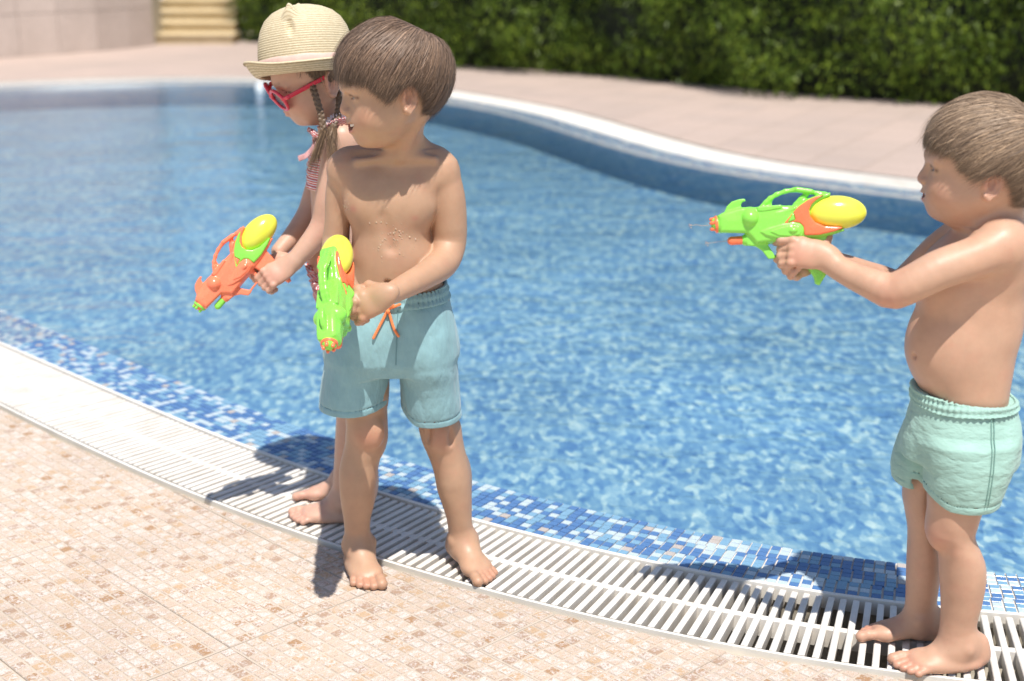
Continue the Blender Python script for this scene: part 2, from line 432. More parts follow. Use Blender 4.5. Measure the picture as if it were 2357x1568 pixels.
variants = [deck_tile('deck_tile', 100+i) for i in range(6)]
def ring_side(p):
    d = np.linalg.norm(RING-p, axis=1); i = int(d.argmin()); return float(np.dot(p-RING[i], NRM[i])), i
count = 0
for i in range(-14, 15):
    for j in range(-14, 12):
        c = T0 + ux*TS*(i+0.5) + uy*TS*(j+0.5)
        q = ground_px(c)
        if q is None or not (-330 < q[0] < 2690 and q[1] < 1900 and c[1] < 5.5): continue
        corners = [c+ux*TS*a+uy*TS*b for a, b in ((-.5,-.5),(.5,-.5),(.5,.5),(-.5,.5))]
        sd = [ring_side(k)[0] for k in corners]
        lim = R1+0.017
        if max(sd) < lim+0.004: continue
        me = variants[rng.randrange(6)]; rot = ANG + math.pi/2*rng.randrange(4)
        if min(sd) < lim:
            bm = bmesh.new(); bm.from_mesh(me)
            M = Matrix.Translation((c[0], c[1], 0)) @ Matrix.Rotation(rot, 4, 'Z'); Mi = M.inverted()
            done = set()
            for k in range(3):
                # three tangent cuts follow the curve closely enough
                t = corners[0] + (corners[2]-corners[0])*(0.2+0.3*k)
                _, idx = ring_side(t)
                if idx in done: continue
                done.add(idx)
            _, idx = ring_side(c); pp = RING[idx]+NRM[idx]*lim
            a = Mi @ Vector((pp[0], pp[1], 0)); nn = Mi.to_3x3() @ Vector((-NRM[idx][0], -NRM[idx][1], 0))
            bmesh.ops.bisect_plane(bm, geom=bm.verts[:]+bm.edges[:]+bm.faces[:], plane_co=a, plane_no=nn, clear_outer=True)
            if len(bm.faces) < 3: bm.free(); continue
            me2 = bpy.data.meshes.new('deck_tile_cut'); bm.to_mesh(me2); bm.free()
            if len(me2.materials) == 0: me2.materials.append(M_DECK)
            me = me2
        o = link('deck_tile', me, GROUND); o.location = (c[0], c[1], rng.uniform(-0.0008, 0.0006)); o.rotation_euler = (rng.uniform(-.0015,.0015), rng.uniform(-.0015,.0015), rot)
        count += 1
print('deck tiles', count)

# far deck: one sheet of pinkish pavers beyond the pool, 3 mm above the ground
def mat_far_deck():
    g = NT('pink_paving'); co = g.pos()
    mp = g.n('Mapping'); g.put(mp.inputs[0], co); mp.inputs['Rotation'].default_value = (0, 0, 0.5)
    br = g.n('TexBrick'); g.put(br.inputs[0], mp.outputs[0]); br.inputs['Scale'].default_value = 1.0
    br.inputs['Color1'].default_value = (0.47,0.385,0.335,1); br.inputs['Color2'].default_value = (0.42,0.35,0.31,1); br.inputs['Mortar'].default_value = (0.36,0.29,0.24,1)
    br.inputs['Mortar Size'].default_value = 0.006; br.inputs['Brick Width'].default_value = 0.33; br.inputs['Row Height'].default_value = 0.33; br.offset = 0
    c = g.mix(g.mapr(g.noise(co, 0.9, 4), 0.3, 0.7), (0.94,0.90,0.88), (1.06,1.0,0.98))
    col = g.mix(1.0, br.outputs[0], c, 'MULTIPLY')
    col = g.mix(1.0, col, g.mapr(g.noise(co, 60, 3), 0.3, 0.7, 0.85, 1.15), 'MULTIPLY')
    g.pbr(col, 0.8); return g.m
M_FAR = mat_far_deck()
bm = bmesh.new()
i0 = [k for k in range(0, len(RING), 6)]
pts = [(RING[k]+NRM[k]*(R1+0.0285)) for k in i0]
half = [p for p in pts]
inner = [bm.verts.new((p[0], p[1], 0.0)) for p in pts]
outer = [bm.verts.new((x, y, 0.0)) for x, y in [(-30,5.6),(-30,40),(30,40),(30,3.2)]]
# polygon: outer corners, then back along the pool's far bank
def ringpts_from(a_xy, b_xy):
    ia = int(np.linalg.norm(np.array(pts)-np.array(a_xy), axis=1).argmin()); ib = int(np.linalg.norm(np.array(pts)-np.array(b_xy), axis=1).argmin())
    seq = []; k = ia
    while True:
        seq.append(k)
        if k == ib: break
        k = (k+1) % len(pts)
    return seq
seq = ringpts_from((4.5, 4.0), (-6.4, 8.0))
verts = [inner[k] for k in seq] + [outer[0], outer[1], outer[2], outer[3]]
for v in inner:
    if v not in verts: bm.verts.remove(v)
ed = [bm.edges.new((verts[k], verts[(k+1) % len(verts)])) for k in range(len(verts))]
bmesh.ops.triangle_fill(bm, edges=ed, use_beauty=True)
for f in bm.faces:
    if f.normal.z < 0: f.normal_flip()
me = bpy.data.meshes.new('far_deck'); bm.to_mesh(me); bm.free()
prop(link('far_deck_pavement', me, None, M_FAR), kind='structure')

# ------------------------------------------------------------------ curved retaining wall, with cladding panels
def mat_wall():
    g = NT('beige_wall'); co = g.pos()
    n = g.noise(co, 1.6, 5, 0.6); c = g.mix(g.mapr(n, 0.3, 0.7), (0.50,0.41,0.355), (0.60,0.50,0.44))
    c = g.mix(1.0, c, g.mapr(g.rand(), 0, 1, 0.93, 1.06), 'MULTIPLY')
    c = g.mix(1.0, c, g.mapr(g.noise(co, 40, 4), 0.3, 0.7, 0.9, 1.08), 'MULTIPLY')
    g.pbr(c, 0.85, g.bump(g.noise(co, 80, 3), 0.4, 0.002)); return g.m
M_WALL = mat_wall()
wb = [G(*q)[:2] for q in [(-700,185),(-450,168),(-260,152),(-120,142),(0,134),(161,122.5),(268,115),(357,104)]]
wb = resample(wb, 0.42, False)
wall = empty('garden_wall', (wb[len(wb)//2][0], wb[len(wb)//2][1], 0))
prop(wall, 'curved beige stone-clad wall at the far left beyond the pool', 'wall')
def quad_block(name, a, b, z0, z1, th, parent, mat, gap=0.003):
    a = np.array(a); b = np.array(b); u = (b-a)/np.linalg.norm(b-a); n = np.array([-u[1], u[0]])   # n points away from the camera side
    if n[1] < 0: n = -n
    a2 = a+u*gap; b2 = b-u*gap
    V = [(*a2, z0), (*b2, z0), (*b2, z1), (*a2, z1), (*(a2+n*th), z0), (*(b2+n*th), z0), (*(b2+n*th), z1), (*(a2+n*th), z1)]
    F = [(0,1,2,3),(5,4,7,6),(3,2,6,7),(1,5,6,2),(4,0,3,7),(0,4,5,1)]
    V = [(v[0]-parent.location.x, v[1]-parent.location.y, v[2]-parent.location.z) for v in V]
    return link(name, mesh_from(name, V, F), parent, mat)
for k in range(len(wb)-1):
    a, b = wb[k], wb[k+1]; zz = [0.0, 0.405, 0.81, 1.215, 1.62, 2.025, 2.4]
    for r in range(6): quad_block('panel', a, b, zz[r]+0.003, zz[r+1]-0.003, 0.04, wall, M_WALL)
nback = []
V, F = [], []
for k, p in enumerate(wb):
    for (dy, z) in ((0.03, 0), (0.03, 2.4), (0.4, 2.4), (0.4, 0)):
        V.append((p[0]-wall.location.x, p[1]+dy-wall.location.y, z))
for k in range(len(wb)-1):
    for m_ in range(4): F.append((4*k+m_, 4*(k+1)+m_, 4*(k+1)+(m_+1) % 4, 4*k+(m_+1) % 4))
F += [(0,1,2,3), tuple(4*(len(wb)-1)+m_ for m_ in (3,2,1,0))]
link('core', mesh_from('core', V, F), wall, M_GUT)
for k in range(len(wb)-1): quad_block('capstone', wb[k]-np.array((0,0.03)), wb[k+1]-np.array((0,0.03)), 2.403, 2.46, 0.5, wall, M_WALL)

# ------------------------------------------------------------------ yellow sandstone stairs
M_STEP = None
g = NT('yellow_sandstone'); co = g.pos(); n = g.noise(co, 5, 5, 0.6)
c = g.mix(g.mapr(n, 0.3, 0.7), (0.54,0.42,0.24), (0.64,0.52,0.33)); c = g.mix(1.0, c, g.mapr(g.noise(co, 50, 3), 0.3, 0.7, 0.88, 1.1), 'MULTIPLY')
g.pbr(c, 0.8); M_STEP = g.m
sx0 = G(345, 102)[0]; sx1 = G(535, 102)[0]; sy0 = G(450, 102)[1]
stairs = empty('garden_stairs', ((sx0+sx1)/2, sy0, 0)); prop(stairs, 'yellow sandstone steps rising between the beige wall and the bush', 'stairs')
for k in range(9):
    z0, z1 = k*0.105, (k+1)*0.105; y0 = sy0+k*0.30
    V = [(sx0-0.1,y0,z0),(sx1-0.03*k,y0,z0),(sx1-0.03*k,y0,z1-0.02),(sx0-0.1,y0,z1-0.02),
         (sx0-0.1,y0+0.6,z0),(sx1-0.03*k,y0+0.6,z0),(sx1-0.03*k,y0+0.6,z1-0.02),(sx0-0.1,y0+0.6,z1-0.02)]
    F = [(0,1,2,3),(5,4,7,6),(1,5,6,2),(4,0,3,7),(3,2,6,7)]
    V = [(a-stairs.location.x, b-stairs.location.y, c) for a, b, c in V]
    st = link('step', mesh_from('step', V, F), stairs, M_STEP)
    T = [(sx0-0.1,y0-0.025,z1-0.02),(sx1-0.03*k+0.02,y0-0.025,z1-0.02),(sx1-0.03*k+0.02,y0+0.4,z1-0.02),(sx0-0.1,y0+0.4,z1-0.02)]
    T = T + [(a, b, z1) for a, b, _ in T]
    F = [(3,2,1,0),(4,5,6,7),(0,1,5,4),(1,2,6,5),(2,3,7,6),(3,0,4,7)]
    T = [(a-stairs.location.x, b-stairs.location.y, c) for a, b, c in T]
    link('tread', mesh_from('tread', T, F), st, M_STEP)

# ------------------------------------------------------------------ hedge and bushes
def mat_leaf(name, a, b, c_):
    g = NT(name); r = g.attr('cell'); sep = g.n('SeparateColor'); g.put(sep.inputs[0], r)
    col = g.ramp(sep.outputs[0], [(0.0, a), (0.55, b), (1.0, c_)])
    bs = g.n('BsdfPrincipled'); g.put(bs.inputs['Base Color'], col); bs.inputs['Roughness'].default_value = 0.38; bs.inputs['Specular IOR Level'].default_value = 0.22
    tl = g.n('BsdfTranslucent'); g.put(tl.inputs[0], g.mix(0.5, col, (0.20,0.30,0.03)))
    mx = g.n('MixShader'); mx.inputs[0].default_value = 0.28; g.put(mx.inputs[1], bs.outputs[0]); g.put(mx.inputs[2], tl.outputs[0])
    g.t.links.new(mx.outputs[0], g.o.inputs[0]); return g.m
M_LEAF = mat_leaf('hedge_leaf', (0.040,0.075,0.010), (0.105,0.165,0.018), (0.25,0.33,0.035))
M_TWIG = simple('twig_bark', (0.07,0.05,0.035), 0.9)
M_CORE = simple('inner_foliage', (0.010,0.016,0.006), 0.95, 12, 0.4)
def leaves(npts, size, seed):
    """npts (n,3) points, (n,3) outward normals -> folded leaf quads"""
    pts, nr = npts; r = np.random.RandomState(seed); n = len(pts)
    d = r.normal(size=(n, 3)); d /= np.linalg.norm(d, axis=1)[:, None]
    nn = nr*0.8 + d*0.75; nn /= np.linalg.norm(nn, axis=1)[:, None]
    up = np.tile([0, 0, 1.0], (n, 1)) + r.normal(size=(n, 3))*0.5
    t = np.cross(nn, up); t /= np.linalg.norm(t, axis=1)[:, None]+1e-9; b = np.cross(t, nn)
    L = size*r.uniform(0.6, 1.4, n)[:, None]; Wd = L*r.uniform(0.28, 0.42, n)[:, None]
    A = pts-b*L*0.5; B = pts+t*Wd*0.5+nn*L*0.05; C_ = pts+b*L*0.5; D = pts-t*Wd*0.5+nn*L*0.05
    V = np.stack([A, B, C_, D], 1).reshape(-1, 3); idx = np.arange(4*n).reshape(n, 4)
    return V, idx
def make_hedge(name, line, depth, height, ncl, label, cat, seed, leafn=11, size=0.05, lit=0.0, mat=None):
    line = [np.array(p) for p in line]
    seg = [np.linalg.norm(line[i+1]-line[i]) for i in range(len(line)-1)]; tot = sum(seg)
    r = np.random.RandomState(seed)
    base = (line[0]+line[-1])/2; root = empty(name, (base[0], base[1], 0)); prop(root, label, cat)
    s = r.uniform(0, tot, ncl); P_, N_ = [], []
    cum = np.r_[0, np.cumsum(seg)]
    xs = np.interp(s, cum, [p[0] for p in line]); ys = np.interp(s, cum, [p[1] for p in line])
    u = (line[-1]-line[0])/np.linalg.norm(line[-1]-line[0]); out_n = np.array([u[1], -u[0]])
    if out_n[1] > 0: out_n = -out_n
    face = r.uniform(size=ncl) < 0.80
    z = np.where(face, height*r.uniform(0, 1, ncl)**1.0, height)
    lump = 0.10*np.sin(s*2.1+1.3)+0.07*np.sin(s*5.3+z*3.0)+0.06*np.sin(z*7+s*3.1)+r.normal(size=ncl)*0.055
    lump -= 0.16*np.exp(-z/0.10)
    dep = np.where(face, -lump, r.uniform(0, depth, ncl))
    cx = xs-out_n[0]*dep; cy = ys-out_n[1]*dep
    cen = np.c_[cx, cy, np.where(face, z, height-0.05+lump)]
    on = np.c_[np.where(face, out_n[0], 0), np.where(face, out_n[1], 0), np.where(face, 0.35, 1.0)]
    k = leafn; cr = np.repeat(r.uniform(0, 1, ncl), k)
    pp = np.repeat(cen, k, 0)+r.normal(size=(ncl*k, 3))*0.055; nn = np.repeat(on, k, 0)
    keep = pp[:, 2] > 0.01; pp = pp[keep]; nn = nn[keep]; cr = cr[keep]
    V, Q = leaves((pp, nn), size, seed); V -= np.array([base[0], base[1], 0])
    me = mesh_np('foliage', V, Q, False)
    col = np.clip(0.55*cr+0.45*r.uniform(0, 1, len(cr)), 0, 1); c3 = np.repeat(np.c_[col, col, col], 4, 0)
    set_color(me, 'cell', c3)
    prop(link('foliage', me, root, mat or M_LEAF), kind='stuff')
    # dark inner mass with its own uneven shape
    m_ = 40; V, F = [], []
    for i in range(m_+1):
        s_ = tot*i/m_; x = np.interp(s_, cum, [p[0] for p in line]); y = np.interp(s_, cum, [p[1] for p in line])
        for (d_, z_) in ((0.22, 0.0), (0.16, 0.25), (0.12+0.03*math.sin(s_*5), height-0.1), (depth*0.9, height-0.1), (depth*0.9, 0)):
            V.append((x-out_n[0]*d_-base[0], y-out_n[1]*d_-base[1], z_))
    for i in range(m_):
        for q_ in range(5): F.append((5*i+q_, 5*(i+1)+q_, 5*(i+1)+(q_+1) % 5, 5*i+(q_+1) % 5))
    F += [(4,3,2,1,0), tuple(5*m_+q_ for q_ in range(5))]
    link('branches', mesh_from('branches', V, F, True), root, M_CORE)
    return root
hl = [G(*q)[:2] for q in [(1051,162),(1268,175),(1528,200),(1828,230),(2128,250),(2430,272)]]
hl = [np.array(p)+np.array((0.05,0.12)) for p in hl]
hl = [hl[0]+np.array((-1.9, 2.2)), hl[0]+np.array((-0.9, 1.0))] + hl + [hl[-1]+np.array((1.6,-0.9))]
make_hedge('clipped_hedge', hl, 1.1, 2.3, 6500, 'long clipped dark green hedge behind the far deck', 'hedge', 5)
def bush(name, c, rx, ry, rz, n, label, seed, size=0.05):
    root = empty(name, (c[0], c[1], 0)); prop(root, label, 'bush'); r = np.random.RandomState(seed)
    d = r.normal(size=(n, 3)); d /= np.linalg.norm(d, axis=1)[:, None]
    rad = 1+0.10*np.sin(d[:, 0]*7+d[:, 2]*5)+0.08*np.sin(d[:, 2]*9)+r.normal(size=n)*0.04
    hz = np.sqrt(d[:, 0]**2+d[:, 1]**2)+1e-6; full = np.where(d[:, 2] < 0, 1/hz*(1-0.12*d[:, 2]**2), 1.0); d2 = d.copy(); d2[:, 0] *= full; d2[:, 1] *= full
    cen = d2*rad[:, None]*np.array([rx, ry, rz])+np.array([0, 0, rz*0.95]); k = 10
    pp = np.repeat(cen, k, 0)+r.normal(size=(n*k, 3))*0.05; nn = np.repeat(d, k, 0); cr = np.repeat(r.uniform(0, 1, n), k)
    keep = pp[:, 2] > 0.01; pp, nn, cr = pp[keep], nn[keep], cr[keep]
    V, Q = leaves((pp, nn), size, seed); me = mesh_np('foliage', V, Q, False); col = np.clip(0.5*cr+0.5*r.uniform(0, 1, len(cr)), 0, 1)
    set_color(me, 'cell', np.repeat(np.c_[col, col, col], 4, 0)); prop(link('foliage', me, root, M_LEAF), kind='stuff')
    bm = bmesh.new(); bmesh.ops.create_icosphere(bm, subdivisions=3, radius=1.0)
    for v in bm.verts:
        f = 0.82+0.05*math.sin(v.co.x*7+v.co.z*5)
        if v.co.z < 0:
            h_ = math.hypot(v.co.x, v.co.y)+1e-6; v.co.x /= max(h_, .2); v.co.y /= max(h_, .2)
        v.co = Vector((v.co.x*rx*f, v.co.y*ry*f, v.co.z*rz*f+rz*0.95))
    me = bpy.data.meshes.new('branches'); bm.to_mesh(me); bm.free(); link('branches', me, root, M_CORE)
    bm = bmesh.new(); bmesh.ops.create_cone(bm, segments=10, radius1=0.06, radius2=0.03, depth=rz, cap_ends=True, matrix=Matrix.Translation((0, 0, rz/2)))
    me = bpy.data.meshes.new('trunk'); bm.to_mesh(me); bm.free(); link('trunk', me, root, M_TWIG)
    return root
bq = G(590, 100); bush('round_bush', (bq[0]+0.10, bq[1]+0.50), 0.40, 0.42, 0.8, 1100, 'round green bush at the foot of the yellow steps', 11)
bq = G(700, 92); bush('round_bush', (bq[0]+0.6, bq[1]+2.4), 1.0, 0.9, 1.1, 1500, 'dark bush behind the straw hat, left of the long hedge', 12)
bq = G(840, 98); bush('round_bush', (bq[0]+0.5, bq[1]+1.0), 0.7, 0.6, 0.95, 1100, 'bush at the near-left end of the long hedge, seen above the dark-haired boy', 13)
# shaded wood further back, closing the view between bushes
make_hedge('tall_hedge', [np.array((-3.5, 20.3)), np.array((2.0, 18.5)), np.array((9.0, 16.5))], 1.5, 3.0, 2600, 'tall dark hedge far behind the bushes', 'hedge', 21, 8, 0.10)
# white pool light on the far rim
bm = bmesh.new(); bmesh.ops.create_uvsphere(bm, u_segments=20, v_segments=12, radius=1.0)
for v in bm.verts: v.co = Vector((v.co.x*0.034, v.co.y*0.02, v.co.z*0.055))
me = bpy.data.meshes.new('float'); bm.to_mesh(me); bm.free(); me.polygons.foreach_set('use_smooth', [True]*len(me.polygons))
fl = link('pool_light', me, None, simple('pool_light_plastic', (0.80,0.80,0.78), 0.3)); q = G(598, 212); fl.location = (q[0], q[1], 0.02)
prop(fl, 'small white oval pool light at the far rim below the hat brim', 'float')
# ------------------------------------------------------------------ signed-distance modelling: smooth unions on a grid, meshed by surface nets
class Field:
    def __init__(s, lo, hi, h):
        s.lo = np.array(lo, np.float32); s.h = h
        s.n = np.ceil((np.array(hi)-np.array(lo))/h).astype(int)+1
        s.A = np.full(tuple(s.n), 0.06, np.float32)
        s.frame = None
    def _win(s, lo, hi, pad):
        a = np.maximum(np.floor((np.array(lo)-pad-s.lo)/s.h).astype(int), 0)
        b = np.minimum(np.ceil((np.array(hi)+pad-s.lo)/s.h).astype(int)+1, s.n)
        return a, b
    def apply(s, fn, lo, hi, k=0.006, op='add', pad=None):
        """fn(x,y,z) -> distance; lo/hi: world bounds of the primitive"""
        pad = (k+4*s.h) if pad is None else pad
        a, b = s._win(lo, hi, pad)
        if (b <= a).any(): return
        x = (s.lo[0]+s.h*np.arange(a[0], b[0], dtype=np.float32))[:, None, None]
        y = (s.lo[1]+s.h*np.arange(a[1], b[1], dtype=np.float32))[None, :, None]
        z = (s.lo[2]+s.h*np.arange(a[2], b[2], dtype=np.float32))[None, None, :]
        d = fn(x, y, z).astype(np.float32)
        sl = (slice(a[0], b[0]), slice(a[1], b[1]), slice(a[2], b[2])); A = s.A[sl]
        if op == 'add':
            if k > 0:
                hh = np.maximum(k-np.abs(A-d), 0)/k; s.A[sl] = np.minimum(A, d)-hh*hh*k*0.25
            else: s.A[sl] = np.minimum(A, d)
        elif op == 'sub':
            d = -d
            if k > 0:
                hh = np.maximum(k-np.abs(A-d), 0)/k; s.A[sl] = np.maximum(A, d)+hh*hh*k*0.25
            else: s.A[sl] = np.maximum(A, d)
        elif op == 'off':                                       # d is an offset added to the field
            s.A[sl] = A+d
        elif op == 'int': s.A[sl] = np.maximum(A, d)
    # primitives ---------------------------------------------------
    def cap(s, a, b, ra, rb, k=0.006, op='add'):
        a = np.array(a, float); b = np.array(b, float); ba = b-a; L2 = float(ba @ ba)+1e-12; m = max(ra, rb)
        def fn(x, y, z):
            px, py, pz = x-a[0], y-a[1], z-a[2]
            t = np.clip((px*ba[0]+py*ba[1]+pz*ba[2])/L2, 0, 1)
            qx = px-ba[0]*t; qy = py-ba[1]*t; qz = pz-ba[2]*t
            return np.sqrt(qx*qx+qy*qy+qz*qz)-(ra+(rb-ra)*t)
        s.apply(fn, np.minimum(a, b)-m, np.maximum(a, b)+m, k, op)
    def chain(s, pts, k=0.006, op='add'):
        """pts: [(xyz, r), ...] smoothed polyline of round cones"""
        for (a, ra), (b, rb) in zip(pts[:-1], pts[1:]): s.cap(a, b, ra, rb, k, op)
    def ell(s, c, r, R=None, k=0.006, op='add'):
        """ellipsoid; R: 3x3 whose columns are the axes"""
        c = np.array(c, float); r = np.array(r, float); R = np.eye(3) if R is None else np.array(R, float)
        ext = np.sqrt((R**2 @ (r**2)))
        def fn(x, y, z):
            px, py, pz = x-c[0], y-c[1], z-c[2]
            q = [(px*R[0, i]+py*R[1, i]+pz*R[2, i]) for i in range(3)]
            k0 = np.sqrt((q[0]/r[0])**2+(q[1]/r[1])**2+(q[2]/r[2])**2)
            k1 = np.sqrt((q[0]/r[0]**2)**2+(q[1]/r[1]**2)**2+(q[2]/r[2]**2)**2)+1e-9
            return k0*(k0-1.0)/k1
        s.apply(fn, c-ext, c+ext, k, op)
    def loft(s, st, k=0.01, op='add', e=2.0, rot=0.0, grow=0.0, cut=None):
        """stations (z, cx, cy, a, b) rising in z; ellipse with half axes a (x) and b (y) turned by rot; cubic between"""
        st = sorted(st, key=lambda q: q[0]); Z = np.array([q[0] for q in st]); D = np.array([q[1:5] for q in st], float)
        def cub(zz):
            zz = np.clip(zz, Z[0], Z[-1]); i = np.clip(np.searchsorted(Z, zz)-1, 0, len(Z)-2)
            m = np.zeros_like(D)
            dz = np.diff(Z)[:, None]; dl = np.diff(D, axis=0)/dz
            m[1:-1] = np.where(dl[:-1]*dl[1:] > 0, 2*dl[:-1]*dl[1:]/(dl[:-1]+dl[1:]+1e-12), 0); m[0] = dl[0]; m[-1] = dl[-1]
            h = (Z[i+1]-Z[i])[:, None]; t = ((zz-Z[i])[:, None])/h
            return ((2*t**3-3*t**2+1)*D[i]+(t**3-2*t**2+t)*h*m[i]+(-2*t**3+3*t**2)*D[i+1]+(t**3-t**2)*h*m[i+1])
        am = D[:, 2].max(); bm_ = D[:, 3].max(); mm = max(am, bm_)+grow
        lo = (D[:, 0].min()-mm, D[:, 1].min()-mm, Z[0]-grow); hi = (D[:, 0].max()+mm, D[:, 1].max()+mm, Z[-1]+grow)
        cr, sr = math.cos(rot), math.sin(rot)
        def fn(x, y, z):
            c = cub(z.ravel()).astype(np.float32); cx, cy, aa, bb = [c[:, i][None, None, :] for i in range(4)]
            aa = np.maximum(aa+grow, 0.002); bb = np.maximum(bb+grow, 0.002)
            px, py = x-cx, y-cy; u = px*cr+py*sr; v = -px*sr+py*cr
            if e == 2.0:
                k0 = np.sqrt((u/aa)**2+(v/bb)**2); k1 = np.sqrt((u/aa**2)**2+(v/bb**2)**2)+1e-9; d = k0*(k0-1)/k1
                d = np.where(k0 < 0.3, -np.minimum(aa, bb)*(1-k0), d)
            else:
                k0 = (np.abs(u/aa)**e+np.abs(v/bb)**e)**(1/e); d = (k0-1)*np.minimum(aa, bb)
            dz = np.maximum(Z[0]-z, z-Z[-1])
            return np.where(dz > 0, np.sqrt(np.maximum(d+0.004, 0)**2+dz*dz)-0.004+0*x, np.maximum(d, dz-0.0))
        s.apply(fn, lo, hi, k, op)
    def mesh(s, name, smooth=2):
        A = s.A; n = A.shape; h = s.h; inside = A < 0
        cells = [m-1 for m in n]; cid = np.full(cells, -1, np.int32)
        keys, pos = [], []; quads = []
        strides = np.array([cells[1]*cells[2], cells[2], 1], np.int64)
        for ax in range(3):
            sl0 = [slice(None)]*3; sl1 = [slice(None)]*3; sl0[ax] = slice(0, -1); sl1[ax] = slice(1, None)
            a = inside[tuple(sl0)]; b = inside[tuple(sl1)]
            I = np.array(np.nonzero(a != b)).T
            o1, o2 = [q for q in range(3) if q != ax]
            I = I[(I[:, o1] > 0) & (I[:, o1] < n[o1]-1) & (I[:, o2] > 0) & (I[:, o2] < n[o2]-1)]
            va = A[I[:, 0], I[:, 1], I[:, 2]]; J = I.copy(); J[:, ax] += 1; vb = A[J[:, 0], J[:, 1], J[:, 2]]
            t = va/(va-vb); p = I.astype(np.float32); p[:, ax] += t
            q = []
            for d1, d2 in ((-1, -1), (0, -1), (0, 0), (-1, 0)):
                c = I.copy(); c[:, o1] += d1; c[:, o2] += d2
                kk = c @ strides; keys.append(kk); pos.append(p); q.append(kk)
            q = np.stack(q, 1); flip = (va < 0)
            if ax == 1: flip = ~flip
            q[~flip] = q[~flip][:, ::-1]; quads.append(q)
        keys = np.concatenate(keys); pos = np.concatenate(pos); quads = np.concatenate(quads)
        uk, inv = np.unique(keys, return_inverse=True); inv = inv.ravel()
        cnt = np.bincount(inv).astype(np.float32)
        V = np.stack([np.bincount(inv, pos[:, i])/cnt for i in range(3)], 1)
        Q = np.searchsorted(uk, quads)
        # light Laplacian smoothing against stair steps
        E = np.concatenate([Q[:, [0, 1]], Q[:, [1, 2]], Q[:, [2, 3]], Q[:, [3, 0]]])
        for it in range(smooth):
            f = 0.5 if it % 2 == 0 else -0.40
            S_ = np.stack([np.bincount(E[:, 0], V[E[:, 1], i], len(V))+np.bincount(E[:, 1], V[E[:, 0], i], len(V)) for i in range(3)], 1)
            c = (np.bincount(E[:, 0], minlength=len(V))+np.bincount(E[:, 1], minlength=len(V)))[:, None]
            V = V+f*(S_/c-V)
        V = V*h+s.lo
        if s.frame is not None: V = V @ np.array(s.frame[0]).T+np.array(s.frame[1])
        me = mesh_np(name, V, Q, True)
        return me, V
def rot_from(fwd, up):
    """matrix with columns forward (x), left (y), up (z)"""
    f = np.array(fwd, float); f /= np.linalg.norm(f); u = np.array(up, float); u -= f*(u @ f); u /= np.linalg.norm(u)
    return np.stack([f, np.cross(u, f), u], 1)
def axes(z, x_hint=(1, 0, 0)):
    z = np.array(z, float); z /= np.linalg.norm(z); x = np.array(x_hint, float); x -= z*(x @ z); x /= np.linalg.norm(x)
    return np.stack([x, np.cross(z, x), z], 1)
class Sub:
    """local frame onto a Field: head, hands and feet are written in their own coordinates"""
    def __init__(s, F, R, o, sc_=1.0): s.F, s.R, s.o, s.s = F, np.array(R), np.array(o, float), sc_
    def w(s, p): return s.o+s.R @ (np.array(p, float)*s.s)
    def cap(s, a, b, ra, rb, k=0.006, op='add'): s.F.cap(s.w(a), s.w(b), ra*s.s, rb*s.s, k*s.s, op)
    def ch(s, pts, k=0.006, op='add'):
        for (a, ra), (b, rb) in zip(pts[:-1], pts[1:]): s.cap(a, b, ra, rb, k, op)
    def ell(s, c, r, R=None, k=0.006, op='add'):
        R = np.eye(3) if R is None else np.array(R); s.F.ell(s.w(c), np.array(r)*s.s, s.R @ R, k*s.s, op)
def rx(a): a = math.radians(a); return np.array([[1,0,0],[0,math.cos(a),-math.sin(a)],[0,math.sin(a),math.cos(a)]])
def ry(a): a = math.radians(a); return np.array([[math.cos(a),0,math.sin(a)],[0,1,0],[-math.sin(a),0,math.cos(a)]])
def rz(a): a = math.radians(a); return np.array([[math.cos(a),-math.sin(a),0],[math.sin(a),math.cos(a),0],[0,0,1]])

